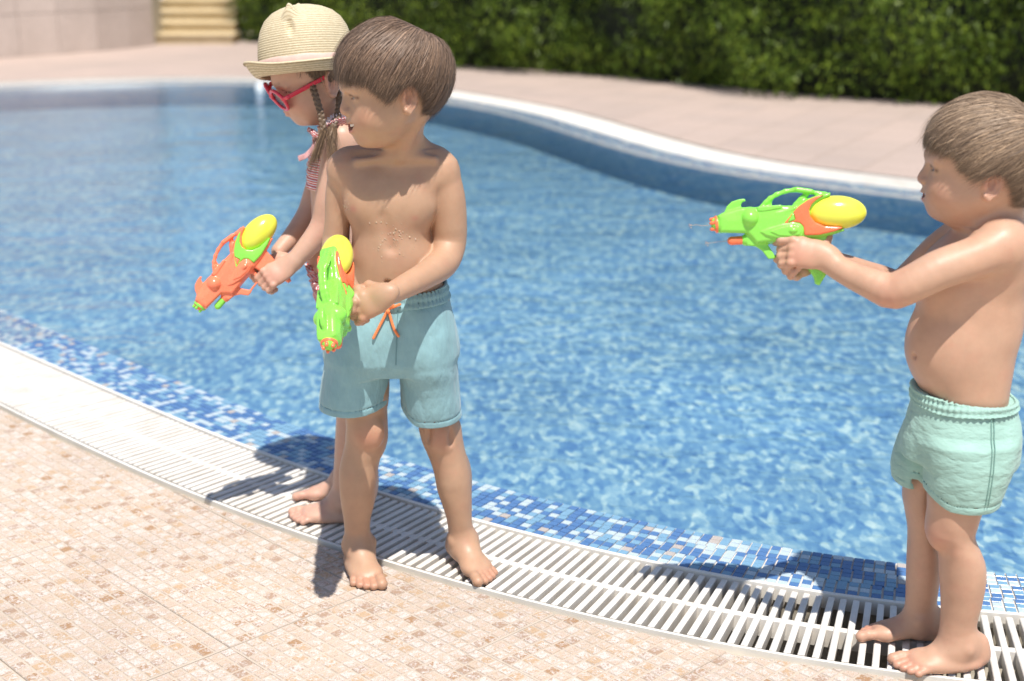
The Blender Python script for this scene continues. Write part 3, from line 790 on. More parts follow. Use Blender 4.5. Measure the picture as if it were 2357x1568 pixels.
# ------------------------------------------------------------------ head
def mouth_curve(mouth, f):
    zm = -0.0560*f; w_, up, bk = (0.0310, 0.0140, 0.0205) if mouth == 'smile' else (0.0285, 0.0120, 0.0190)
    return [np.array((0.0815-bk*abs(a)**1.9, a*w_, zm+up*abs(a)**2.0-0.001)) for a in (-1, -0.72, -0.36, 0, 0.36, 0.72, 1)]
def head(F, R, o, s=1.0, mouth='smile', face=1.0, skull=1.0):
    """child's head. local: x forward, y to its left, z up, origin between the ears at eye height.  returns the local frame"""
    H = Sub(F, R, o, s); f = face
    H.ell((-0.012+0.09*(1-skull), 0, 0.028), (0.090*skull, 0.073*skull, 0.078*skull), k=0.01)                 # cranium
    H.ell((0.018, 0, 0.022), (0.060, 0.062, 0.064*skull), k=0.03)                  # forehead
    H.ell((-0.035+0.1*(1-skull), 0, -0.005), (0.058*skull, 0.062, 0.060*skull), k=0.03)                # back of the head
    H.ell((0.022, 0, -0.036*f), (0.050, 0.052, 0.050*f), k=0.03)             # mid face
    H.ell((0.028, 0, -0.064*f), (0.036, 0.036, 0.027*f), k=0.03)             # jaw
    for y in (-1, 1):
        H.cap((-0.002, y*0.047, -0.042*f), (0.036, y*0.019, -0.077*f), 0.0145, 0.0125, k=0.03)  # jaw line
        H.ell((0.041, y*0.032, -0.040*f), (0.026, 0.0215, 0.023*f), ry(10), k=0.030)           # cheek
    H.ell((0.0555, 0, -0.0815*f), (0.0145, 0.016, 0.0125), k=0.018)          # chin
    H.ell((0.0635, 0, -0.051*f), (0.0165, 0.026, 0.019*f), k=0.020)           # muzzle
    for y in (-1, 1):
        H.ell((0.088, y*0.0300, 0.000), (0.0135, 0.0180, 0.0130), k=0.014, op='sub')           # eye socket
        H.ell((0.0600, y*0.0290, -0.0010), (0.0140, 0.0155, 0.0125), k=0.005)                  # lids over the eyeball
        H.cap((0.0795, y*0.010, 0.0150), (0.0690, y*0.042, 0.0150), 0.0050, 0.0045, k=0.014)   # brow ridge
        H.ell((0.0775, y*0.0290, -0.0016), (0.0080, 0.0125, 0.0024), k=0.0015, op='sub')       # narrow opening between the lids
    H.ch([((0.0715, 0, 0.008), 0.0060), ((0.0780, 0, -0.008*f), 0.0052), ((0.0835, 0, -0.021*f), 0.0064), ((0.0850, 0, -0.0262*f), 0.0076)], k=0.010)   # nose
    for y in (-1, 1):
        H.ell((0.0800, y*0.0095, -0.0285*f), (0.0085, 0.0060, 0.0058), k=0.006)
        H.ell((0.0850, y*0.0050, -0.0350*f), (0.0026, 0.0022, 0.0016), k=0.003, op='sub')
    cur = mouth_curve(mouth, f) if mouth in ('smile', 'grin') else None
    if cur:
        op_ = 0.0050 if mouth == 'smile' else 0.0036
        for a, b in zip(cur[:-1], cur[1:]):
            H.cap(a+(0, 0, op_), b+(0, 0, op_), 0.0034, 0.0034, k=0.006)
            H.cap(a-(0.0050, 0, op_+0.0012), b-(0.0050, 0, op_+0.0012), 0.0042, 0.0042, k=0.006)
        for dx in (0.004, -0.002, -0.008):
            for i, (a, b) in enumerate(zip(cur[:-1], cur[1:])):
                r_ = [0.0024, 0.0048, 0.0062, 0.0068, 0.0062, 0.0048, 0.0024]; H.cap(a+(dx, 0, 0), b+(dx, 0, 0), r_[i]*op_*172, r_[i+1]*op_*172, k=0.0015, op='sub')
    else:
        zm = -0.0555*f
        for a, b in (((0.0790, -0.013, zm+0.0022), (0.0835, 0, zm+0.0034)), ((0.0835, 0, zm+0.0034), (0.0790, 0.013, zm+0.0022))): H.cap(a, b, 0.0028, 0.0036, k=0.004)
        for a, b in (((0.0780, -0.012, zm-0.0040), (0.0820, 0, zm-0.0048)), ((0.0820, 0, zm-0.0048), (0.0780, 0.012, zm-0.0040))): H.cap(a, b, 0.0030, 0.0040, k=0.004)
        H.cap((0.0870, -0.012, zm), (0.0870, 0.012, zm), 0.0014, 0.0014, k=0.002, op='sub')
    for y in (-1, 1):                                                         # ears: shell, rim, hollow, lobe
        T = Sub(F, H.R @ rz(y*24) @ ry(-6), H.w((-0.014, y*0.0655, -0.010)), s)
        T.ell((-0.004, y*0.004, 0.002), (0.0175, 0.0060, 0.0265), k=0.008)
        T.ell((-0.0010, y*0.0115, 0.004), (0.0110, 0.0065, 0.0170), k=0.003, op='sub')
        pts = [(0.009, 0.004), (0.010, 0.018), (0.002, 0.0270), (-0.011, 0.0262), (-0.0190, 0.014), (-0.0182, -0.003), (-0.011, -0.016), (-0.001, -0.0265), (0.0070, -0.021)]
        for i in range(len(pts)-1):
            a, b = pts[i], pts[i+1]; T.cap((a[0], y*(0.0095+0.002*(i in (3, 4))), a[1]), (b[0], y*0.0095, b[1]), 0.0029, 0.0029, k=0.003)
        T.ell((0.001, y*0.0060, -0.0215), (0.0080, 0.0045, 0.0080), k=0.004)
        T.ell((0.0090, y*0.0065, -0.004), (0.0038, 0.0035, 0.0060), k=0.003)
        T.cap((-0.004, y*0.0080, 0.016), (-0.0095, y*0.0080, 0.000), 0.0021, 0.0021, k=0.003); T.cap((-0.0095, y*0.0080, 0.000), (-0.004, y*0.0080, -0.013), 0.0021, 0.0021, k=0.003)
    return H
M_EYE = None; M_TEETH = simple('teeth', (0.78, 0.74, 0.66), 0.25, 100, 0.05, 0)
def face_parts(H, root, mouth, f=1.0, iris=(0.10, 0.055, 0.03)):
    """eyeballs with iris and pupil, and the row of upper teeth; children of the person"""
    g = NT('eyeball'); co = g.objc(); sep = g.n('SeparateXYZ'); g.put(sep.inputs[0], co)
    d = g.math('SQRT', g.math('ADD', g.math('POWER', sep.outputs[1], 2), g.math('POWER', sep.outputs[2], 2)))
    c = g.ramp(g.math('MULTIPLY', d, 80.0), [(0.0,(0.004,0.003,0.003)),(0.19,(0.004,0.003,0.003)),(0.21,iris),(0.43,tuple(i*0.5 for i in iris)),(0.46,(0.42,0.36,0.33))])
    g.pbr(c, 0.08, Coat_Weight=1.0)
    for y in (-1, 1):
        bm = bmesh.new(); bmesh.ops.create_uvsphere(bm, u_segments=24, v_segments=16, radius=0.0121*H.s); me = bpy.data.meshes.new('eyeball'); bm.to_mesh(me); bm.free()
        me.polygons.foreach_set('use_smooth', [True]*len(me.polygons)); o = link('eyeball', me, root, g.m)
        c = H.w((0.0608, y*0.0290, -0.0012)); R4 = Matrix([list(r)+[0] for r in H.R]+[[0, 0, 0, 1]])
        o.matrix_world = Matrix.Translation(c) @ R4; o.matrix_parent_inverse = Matrix.Translation(root.location).inverted()
    if mouth in ('smile', 'grin'):
        cur = mouth_curve(mouth, f); V, Fc = [], []; n = 13
        for i in range(n):
            t = 0.55+i/(n-1)*4.9; k = min(int(t), 5); p = cur[k]+(cur[k+1]-cur[k])*(t-k)
            for dz in (0.0062, -0.0002 if i % 2 else 0.0005): V.append(H.w(p+(-0.0030, 0, dz))-np.array(root.location))
            for dz in (0.0062, 0.0003): V.append(H.w(p+(-0.0070, 0, dz))-np.array(root.location))
        for i in range(n-1):
            a, b = 4*i, 4*i+4; Fc += [(a, b, b+1, a+1), (a+1, b+1, b+3, a+3), (a+2, a+3, b+3, b+2), (a, a+2, b+2, b)]
        Fc += [(0, 1, 3, 2), (4*n-4, 4*n-2, 4*n-1, 4*n-3)]
        link('teeth', mesh_from('teeth', V, Fc, True), root, M_TEETH)

# ------------------------------------------------------------------ hand: fingers as chains of their own
def finger(F, root, dirs, lens, r0, r1, k=0.0022):
    p = np.array(root, float); pts = [(p.copy(), r0)]; n = len(dirs)
    for i, (d, L) in enumerate(zip(dirs, lens)):
        d = np.array(d, float); p = p+d/np.linalg.norm(d)*L; pts.append((p.copy(), r0+(r1-r0)*(i+1)/n))
    F.chain(pts, k); 
    for q, r_ in pts[1:-1]: F.ell(q, (r_*1.06,)*3, k=0.002)
    return pts
def grip_hand(F, R, o, s=1.0, side=1, curl=1.0, thumb=True, spread=0.0, index=None, wrist=None):
    """hand closed round a handle. local frame: x = along the back of the hand from wrist to knuckles, y = towards the thumb (side flips), z = out of the back of the hand"""
    H = Sub(F, R, o, s); y = side
    H.ell((0.000, 0, 0.000), (0.034, 0.0255, 0.0125), k=0.008)
    H.ell((0.018, 0.002*y, 0.001), (0.017, 0.0265, 0.0115), k=0.008)
    H.ell((-0.012, 0.009*y, -0.005), (0.016, 0.012, 0.0115), k=0.010); H.ell((-0.026, 0, -0.001), (0.022, 0.0175, 0.0145), k=0.012)          # ball of the thumb
    ys = [0.0195, 0.0065, -0.0065, -0.0185]; ln = [0.92, 1.0, 0.94, 0.78]; rr = [0.0072, 0.0073, 0.0070, 0.0062]
    for i in range(4):
        a0 = 38*curl; a1 = a0+72*curl; a2 = a1+48*curl
        if index is not None and i == 0: a0, a1, a2 = index
        if index is None and i == 0: a0 -= 6
        pt = np.array((0.031, ys[i]*y, 0.000)); H.ell(pt+(0, 0, 0.002), (0.0088, 0.0078, 0.0085), k=0.004)
        L = np.array((0.023, 0.017, 0.014))*ln[i]; pts = [(pt, rr[i]*1.04)]
        for a, l_, q in zip((a0, a1, a2), L, (1.0, 0.95, 0.86)):
            a = math.radians(a); pt = pt+np.array((math.cos(a)*l_, spread*l_*y*(1.5-i), -math.sin(a)*l_)); pts.append((pt, rr[i]*q))
        H.ch(pts, k=0.0022)
        for q, r_ in pts[1:3]: H.ell(q, (r_*1.05,)*3, k=0.002)
    if thumb:
        H.ch([((-0.016, 0.014*y, -0.006), 0.0105), ((0.003, 0.030*y, -0.013), 0.0088), ((0.018, 0.032*y, -0.024), 0.0080), ((0.027, 0.027*y, -0.033), 0.0068)], k=0.004)
    return H

# ------------------------------------------------------------------ bare foot. local: x = heel to toes, y = towards the big toe side, z up, origin on the ground under the ankle
def foot(F, o, ang, L=0.165, side=1, big=1, toes=True):
    """ang: heading of the toes in degrees (world, about z); big = +1 when the big toe lies to the left of the heading"""
    s = L/0.165; H = Sub(F, rz(ang), o, s); y = big
    H.ell((-0.030, 0, 0.021), (0.026, 0.0225, 0.0215), k=0.012)               # heel
    H.ell((-0.034, 0, 0.040), (0.018, 0.018, 0.024), k=0.014)
    H.ell((0.000, 0, 0.045), (0.031, 0.025, 0.030), k=0.018)                  # ankle mass
    H.ell((0.024, 0.002*y, 0.029), (0.042, 0.0265, 0.023), ry(14), k=0.018)   # instep
    H.ell((0.060, 0.002*y, 0.0165), (0.034, 0.031, 0.0155), ry(6), k=0.014)   # ball
    H.ell((0.070, 0.017*y, 0.0150), (0.020, 0.0160, 0.0140), k=0.010)
    H.ell((0.020, -0.020*y, 0.0125), (0.050, 0.013, 0.012), k=0.012)          # outer edge
    H.ell((0.006, 0.027*y, 0.052), (0.0095, 0.0075, 0.0100), k=0.008); H.ell((-0.002, -0.0265*y, 0.047), (0.0090, 0.0070, 0.0095), k=0.008)
    ty = [0.0225, 0.0075, -0.0045, -0.0155, -0.0255]; tx = [0.090, 0.091, 0.087, 0.081, 0.073]; tl = [0.024, 0.022, 0.019, 0.017, 0.014]; tr = [0.0108, 0.0076, 0.0072, 0.0069, 0.0066]
    for i in range(5):
        a = (tx[i]-0.016, ty[i]*y*0.92, 0.0155-0.001*i); b = (tx[i]+tl[i]*0.45, ty[i]*y*1.04, tr[i]+0.0035); c = (tx[i]+tl[i]*0.95, ty[i]*y*1.06, tr[i]*0.95)
        H.ch([(a, tr[i]*0.88), (b, tr[i]*0.86), (c, tr[i]*0.98)], k=0.0035 if i else 0.005)
        H.ell(c, (tr[i]*1.1, tr[i]*1.02, tr[i]*0.98), k=0.002)
    F.apply(lambda x, y_, z: (H.o[2]+0.0005-z)+0*x+0*y_, H.o-0.14*s, H.o+np.array((0.14, 0.14, 0.02))*s, 0, 'int', pad=0)
    return H

# ------------------------------------------------------------------ skin and its colouring
def mat_skin(name, base, warm):
    g = NT(name); co = g.pos(); at = g.attr('tint'); sep = g.n('SeparateColor'); g.put(sep.inputs[0], at)
    n = g.noise(co, 38, 4, 0.6); n2 = g.noise(co, 9, 3, 0.5)
    c = g.mix(g.mapr(n2, 0.3, 0.7, 0.0, 0.55), base, tuple(b*w_ for b, w_ in zip(base, (1.03, 0.93, 0.88))))
    c = g.mix(1.0, c, g.mapr(n, 0.3, 0.7, 0.94, 1.05), 'MULTIPLY'); c = g.mix(g.mapr(g.noise(co, 21, 3, 0.6), 0.52, 0.75, 0, 0.24), c, warm)
    c = g.mix(g.math('MULTIPLY', sep.outputs[0], 1.0, clamp=True), c, warm)                  # r: flush
    c = g.mix(sep.outputs[1], c, (0.50, 0.16, 0.13))                                          # g: lips
    c = g.mix(sep.outputs[2], c, (0.10, 0.045, 0.03))                                         # b: dark lines, brows, painted dark of nostrils and mouth
    fr = g.noise(co, 150, 2, 0.6); c = g.mix(g.mapr(fr, 0.70, 0.78, 0, 0.35), c, (0.42, 0.22, 0.13))
    pores = g.noise(co, 900, 2, 0.6); fine = g.noise(co, 120, 3, 0.6)
    h = g.math('ADD', g.math('MULTIPLY', pores, 0.4), fine)
    b = g.pbr(c, g.mapr(n, 0.3, 0.7, 0.40, 0.54), g.bump(h, 0.10, 0.0008))
    b.inputs['Subsurface Weight'].default_value = 0.16; b.inputs['Subsurface Radius'].default_value = (1.0, 0.35, 0.18); b.inputs['Subsurface Scale'].default_value = 0.010
    b.inputs['Specular IOR Level'].default_value = 0.42
    return g.m
def blob(V, c, r):
    d2 = (((V-np.array(c))/np.array(r))**2).sum(1); return np.exp(-d2*1.2)
def seg(V, a, b, r):
    a = np.array(a); b = np.array(b); ba = b-a; t = np.clip(((V-a) @ ba)/(ba @ ba), 0, 1)[:, None]
    return np.exp(-(((V-a-ba*t)**2).sum(1))/(r*r))
def face_tint(V, H, T, mouth='smile', brow=0.75, f=1.0):
    L = (V-H.o) @ H.R/H.s; near = (L[:, 0] > 0.02) & (np.abs(L[:, 1]) < 0.08) & (L[:, 2] > -0.11) & (L[:, 2] < 0.06)
    X = L[near]; t = T[near]
    for y in (-1, 1):
        t[:, 0] = np.maximum(t[:, 0], 0.50*blob(X, (0.055, y*0.038, -0.038*f), (0.026, 0.024, 0.020)))
        t[:, 2] = np.maximum(t[:, 2], brow*np.maximum(seg(X, (0.084, y*0.012, 0.0165), (0.078, y*0.030, 0.0200), 0.0040), seg(X, (0.078, y*0.030, 0.0200), (0.067, y*0.044, 0.0165), 0.0034)))
        t[:, 2] = np.maximum(t[:, 2], 0.95*seg(X, (0.0765, y*0.019, 0.0012), (0.0745, y*0.030, 0.0022), 0.0027)); t[:, 2] = np.maximum(t[:, 2], 0.95*seg(X, (0.0745, y*0.030, 0.0022), (0.0665, y*0.0435, -0.0010), 0.0029))
        t[:, 2] = np.maximum(t[:, 2], 0.7*seg(X, (0.0745, y*0.020, -0.0045), (0.068, y*0.041, -0.0040), 0.0013))
        t[:, 2] = np.maximum(t[:, 2], 0.28*blob(X, (0.0845, y*0.0050, -0.0350*f), (0.003, 0.0028, 0.0020)))  # shade inside the nostrils painted into the tint
    t[:, 0] = np.maximum(t[:, 0], 0.40*blob(X, (0.092, 0, -0.026*f), (0.012, 0.012, 0.010)))
    if mouth in ('smile', 'grin'):
        cur = mouth_curve(mouth, f)
        for a, b in zip(cur[:-1], cur[1:]):
            for sg in ((0.0062, -0.0078) if mouth == 'smile' else (0.0050, -0.0064)): t[:, 1] = np.maximum(t[:, 1], 0.85*seg(X, a+(0.001, 0, sg), b+(0.001, 0, sg), 0.0036))
            for dx in (-0.009, -0.013): t[:, 2] = np.maximum(t[:, 2], 0.85*seg(X, a+(dx, 0, 0), b+(dx, 0, 0), 0.0052))  # dark of the mouth hollow painted into the tint
    else:
        zm = -0.0555*f; t[:, 1] = np.maximum(t[:, 1], 0.7*seg(X, (0.081, -0.014, zm), (0.081, 0.014, zm), 0.0055))
    T[near] = t
def ear_tint(V, H, T):
    L = (V-H.o) @ H.R/H.s
    for y in (-1, 1):
        T[:, 0] = np.maximum(T[:, 0], 0.65*blob(L, (-0.020, y*0.078, -0.004), (0.024, 0.014, 0.030)))

# ------------------------------------------------------------------ hair: many thin tapered ribbons lying on the head
def mat_hair(name, dark, light, rough=0.36):
    g = NT(name); at = g.attr('cell'); sep = g.n('SeparateColor'); g.put(sep.inputs[0], at)
    c = g.mix(sep.outputs[0], dark, light); c = g.mix(g.math('MULTIPLY', sep.outputs[1], 0.6), c, tuple(min(1, l*1.9) for l in light))
    b = g.pbr(c, rough); b.inputs['Specular IOR Level'].default_value = 0.6; b.inputs['Sheen Weight'].default_value = 0.06
    b.inputs['Anisotropic'].default_value = 0.5
    return g.m
def hair_mesh(name, H, N, hem, pole=(-0.30, 0.0, 0.95), seed=1, thick=0.016, base=0.004, inward=None, swirl=0.0, locks=260, rad=(0.092, 0.076, 0.0805), cen=(-0.012, 0, 0.028),
              width=0.0013, cap=True, K=9, smin=0.0, smax=0.80, wob=0.004, phi_range=None, sweep=None, flip=0.0, clump=0.40, jag=0.026):
    """hem(phi): height (local z) where the hair ends, phi = 0 in front, 90 on the left side, 180 behind"""
    r = np.random.RandomState(seed); pole = np.array(pole); pole /= np.linalg.norm(pole)
    xa = np.array((1.0, 0, 0)); xa -= pole*(xa @ pole); xa /= np.linalg.norm(xa); ya = np.cross(pole, xa)
    cen = np.array(cen); rad = np.array(rad); S_ = 70
    lp = r.uniform(0, 2*math.pi, locks); ls = smin+(smax-smin)*r.uniform(0, 1, locks)**1.25; lh = r.uniform(0, 1, locks)
    li = r.randint(0, locks, N)
    phi0 = lp[li]+r.normal(size=N)*0.085; s0 = np.clip(ls[li]+r.normal(size=N)*0.05, 0.0, 0.92)
    def path(phi, lift_n, ztip):
        th = np.linspace(0.02, 2.75, S_)[None, :]
        ph = phi[:, None]+swirl*np.exp(-th*1.3)+(sweep(phi[:, None], th) if sweep else 0)
        d = (np.cos(th)[..., None]*pole+np.sin(th)[..., None]*(np.cos(ph)[..., None]*xa+np.sin(ph)[..., None]*ya))
        p = cen+d*rad
        # hang: below the widest line the hair falls more steeply than the skull
        pz = p[..., 2]; az = np.arctan2(p[..., 1], p[..., 0]-cen[0]); back = (1-np.cos(az))/2
        eq = np.clip((cen[2]-0.004-pz)/0.06, 0, 1.4)
        iw = (0.10+0.55*back) if inward is None else inward(az)
        hor = np.sqrt(np.clip(1-((pz-cen[2])/rad[2])**2, 0.05, 1)); want = 1-(1-hor)*iw
        fac = np.where(pz < cen[2], want/hor, 1.0)
        p = np.stack([(p[..., 0]-cen[0])*fac+cen[0], p[..., 1]*fac, pz], -1)
        return p, az
    p, az = path(phi0, None, None)
    za = hem(np.degrees(az))+(r.normal(size=N)*0.0040+(lh[li]-0.5)*jag)[:, None]
    zz = p[..., 2]; after = np.arange(S_)[None, :] > 8
    hit = (zz < za) & after; end = np.where(hit.any(1), hit.argmax(1), S_-1).astype(float)
    a0 = s0*end*0.93; a0 = np.minimum(a0, end-4); a0 = np.maximum(a0, 0)
    t = np.linspace(0, 1, K)[None, :]; idx = a0[:, None]+(end-a0)[:, None]*t
    # converge to the lock towards the tip
    ph2 = phi0[:, None]+(lp[li]-phi0)[:, None]*clump*t**2.2+r.normal(size=(N, 1))*0.03*t
    out = np.zeros((N, K, 3)); nr = np.zeros((N, K, 3))
    i0 = np.clip(np.floor(idx).astype(int), 0, S_-2); fr = (idx-i0)
    for k in range(K):
        pk, _ = path(ph2[:, k], None, None); ar = np.arange(N)
        out[:, k] = pk[ar, i0[:, k]]*(1-fr[:, k:k+1])+pk[ar, i0[:, k]+1]*fr[:, k:k+1]
    nr = (out-cen)/(rad**2); nr /= np.linalg.norm(nr, axis=2)[..., None]
    lay = r.uniform(0.45, 1, N)*(0.75+0.25*lh[li])
    grow = np.clip((idx-a0[:, None])/14.0, 0, 1)
    fly = (r.uniform(0, 1, (N, 1)) > 0.965)*1.0
    lift = base+thick*lay[:, None]*grow*(1-0.45*t**3)+flip*t**3*r.uniform(0, 1, (N, 1))+fly*t**2*r.uniform(0.002, 0.016, (N, 1))
    w1 = wob*np.sin(ph2*9+li[:, None]*1.7+t*3.0)*t+r.normal(size=(N, 1))*0.0022*t+0.0012*np.sin(t*7+r.uniform(0, 6, (N, 1)))
    tang = np.gradient(out, axis=1); tang /= np.linalg.norm(tang, axis=2)[..., None]+1e-9
    side = np.cross(nr, tang); side /= np.linalg.norm(side, axis=2)[..., None]+1e-9
    out = out+nr*lift[..., None]+side*w1[..., None]
    wd = width*r.uniform(0.7, 1.3, (N, 1))*np.minimum(1.0, (1.02-t)*2.6)
    tw = r.normal(size=(N, 1))*0.22; sd = side*np.cos(tw)[..., None]+nr*np.sin(tw)[..., None]
    A = out-sd*wd[..., None]*0.5; B = out+sd*wd[..., None]*0.5
    V = np.stack([A, B], 2).reshape(-1, 3); idg = np.arange(N*K*2).reshape(N, K, 2)
    Q = np.stack([idg[:, :-1, 0], idg[:, :-1, 1], idg[:, 1:, 1], idg[:, 1:, 0]], -1).reshape(-1, 4)
    rc = np.clip(0.55*lh[li]+0.45*r.uniform(0, 1, N), 0, 1); hl = (r.uniform(0, 1, N) > 0.93)*1.0
    C = np.stack([np.repeat(rc, K*2), np.repeat(hl, K*2), np.zeros(N*K*2)], 1)
    if cap:                                                                    # scalp cover under the strands
        m, n = 72, 26; ph = np.linspace(0, 2*math.pi, m, endpoint=False); pk, azc = path(ph, None, None)
        zc = hem(np.degrees(azc))+0.010; hit = (pk[..., 2] < zc) & (np.arange(S_)[None, :] > 8)
        e = np.where(hit.any(1), hit.argmax(1), S_-1); g_ = np.linspace(0, 1, n)[None, :]*e[:, None]; j0 = np.clip(np.floor(g_).astype(int), 0, S_-2); f_ = (g_-j0)[..., None]
        ar = np.arange(m)[:, None]; cv = pk[ar, j0]*(1-f_)+pk[ar, j0+1]*f_; cn = (cv-cen)/(rad**2); cn /= np.linalg.norm(cn, axis=2)[..., None]
        tt = np.linspace(0, 1, n)[None, :, None]; cv = cv+cn*(base*0.6+thick*0.42*np.minimum(1, (1-tt)*4)*np.minimum(1, tt*6)); i_ = np.arange(m*n).reshape(m, n)+len(V); nx = np.roll(i_, -1, 0)
        Q2 = np.stack([i_[:, :-1], i_[:, 1:], nx[:, 1:], nx[:, :-1]], -1).reshape(-1, 4); V = np.vstack([V, cv.reshape(-1, 3)]); Q = np.vstack([Q, Q2])
        C = np.vstack([C, np.tile([[0.25, 0, 0]], (m*n, 1))])
    V = H.o+(V*H.s) @ H.R.T
    me = mesh_np(name, V, Q, True); set_color(me, 'cell', C[:len(me.vertices)]); return me
def keyed(pts):
    """periodic interpolation over degrees -180..180 given for 0..180 (mirrored)"""
    xs = np.array([p[0] for p in pts]); ys = np.array([p[1] for p in pts])
    return lambda d: np.interp(np.abs(d), xs, ys)
def put(name, me, root, mat):
    """mesh in world coordinates as a child of root"""
    o = link(name, me, root, mat); o.matrix_parent_inverse = Matrix.Translation(root.location).inverted(); return o

# ------------------------------------------------------------------ cloth: hollow shells with folds
def folds(seed, amp, sc_=1.0):
    r = np.random.RandomState(seed); W = [(r.normal(size=3)*np.array((24, 24, 17))*sc_, r.uniform(0, 6.28), r.uniform(0.4, 1.0)) for _ in range(7)]
    w0 = r.normal(size=(2, 3))*9
    def fn(x, y, z):
        u = 0.9*np.sin(x*w0[0, 0]+y*w0[0, 1]+z*w0[0, 2]); v = 0.9*np.sin(x*w0[1, 0]+y*w0[1, 1]+z*w0[1, 2]+1.0)
        t = 0
        for w_, ph, a in W: t = t+a*(1-2*np.abs(np.sin((x*w_[0]+y*w_[1]+z*w_[2]+ph+u+v)*0.5)))
        return t*amp/4.0
    return fn
# ------------------------------------------------------------------ water blaster toy, local: x to the muzzle, y to its left, z up
GU = 0.00026
_ex = np.array((-780.0, 75.0)); _ex /= np.linalg.norm(_ex); _ez = np.array((_ex[1]*-1, _ex[0]))
def gl(zx, zy):
    v = np.array((zx-760.0, zy-430.0)); return float(v @ _ex)*GU, float(v @ _ez)*GU
def g3(zx, zy, y=0.0):
    x, z = gl(zx, zy); return (x, y, z)
def poly_sdf(pts):
    p = np.array(pts, float); q = np.roll(p, -1, 0)
    def fn(x, z):
        d = None; s = None
        for (ax, ay), (bx, by) in zip(p, q):
            ex, ey = bx-ax, by-ay; wx, wy = x-ax, z-ay
            t = np.clip((wx*ex+wy*ey)/(ex*ex+ey*ey+1e-12), 0, 1); dx = wx-ex*t; dy = wy-ey*t; dd = dx*dx+dy*dy
            d = dd if d is None else np.minimum(d, dd)
            c = ((ay > z) != (by > z)) & (x < (bx-ax)*(z-ay)/(by-ay+1e-12)+ax)
            s = c if s is None else (s ^ c)
        d = np.sqrt(d); return np.where(s, -d, d)
    return fn
def extr(F, pix, t, r=0.003, y0=0.0, k=0.002, op='add', dome=0.0):
    pts = [gl(*q) for q in pix]; fn2 = poly_sdf(pts); P_ = np.array(pts)
    def fn(x, y, z):
        d2 = fn2(x, z); tt = t + (dome*np.clip(-d2/0.02, 0, 1) if dome else 0)
        a = np.maximum(d2+r, 0); b = np.maximum(np.abs(y-y0)-tt+r, 0)
        ins = np.minimum(np.maximum(d2+r, np.abs(y-y0)-tt+r), 0)
        return np.sqrt(a*a+b*b)+ins-r
    F.apply(fn, (P_[:, 0].min(), y0-t-dome, P_[:, 1].min()), (P_[:, 0].max(), y0+t+dome, P_[:, 1].max()), k, op)
GB_LO, GB_HI, GH = (-0.150, -0.046, -0.115), (0.145, 0.046, 0.080), 0.00125
def gfield(): return Field(GB_LO, GB_HI, GH)
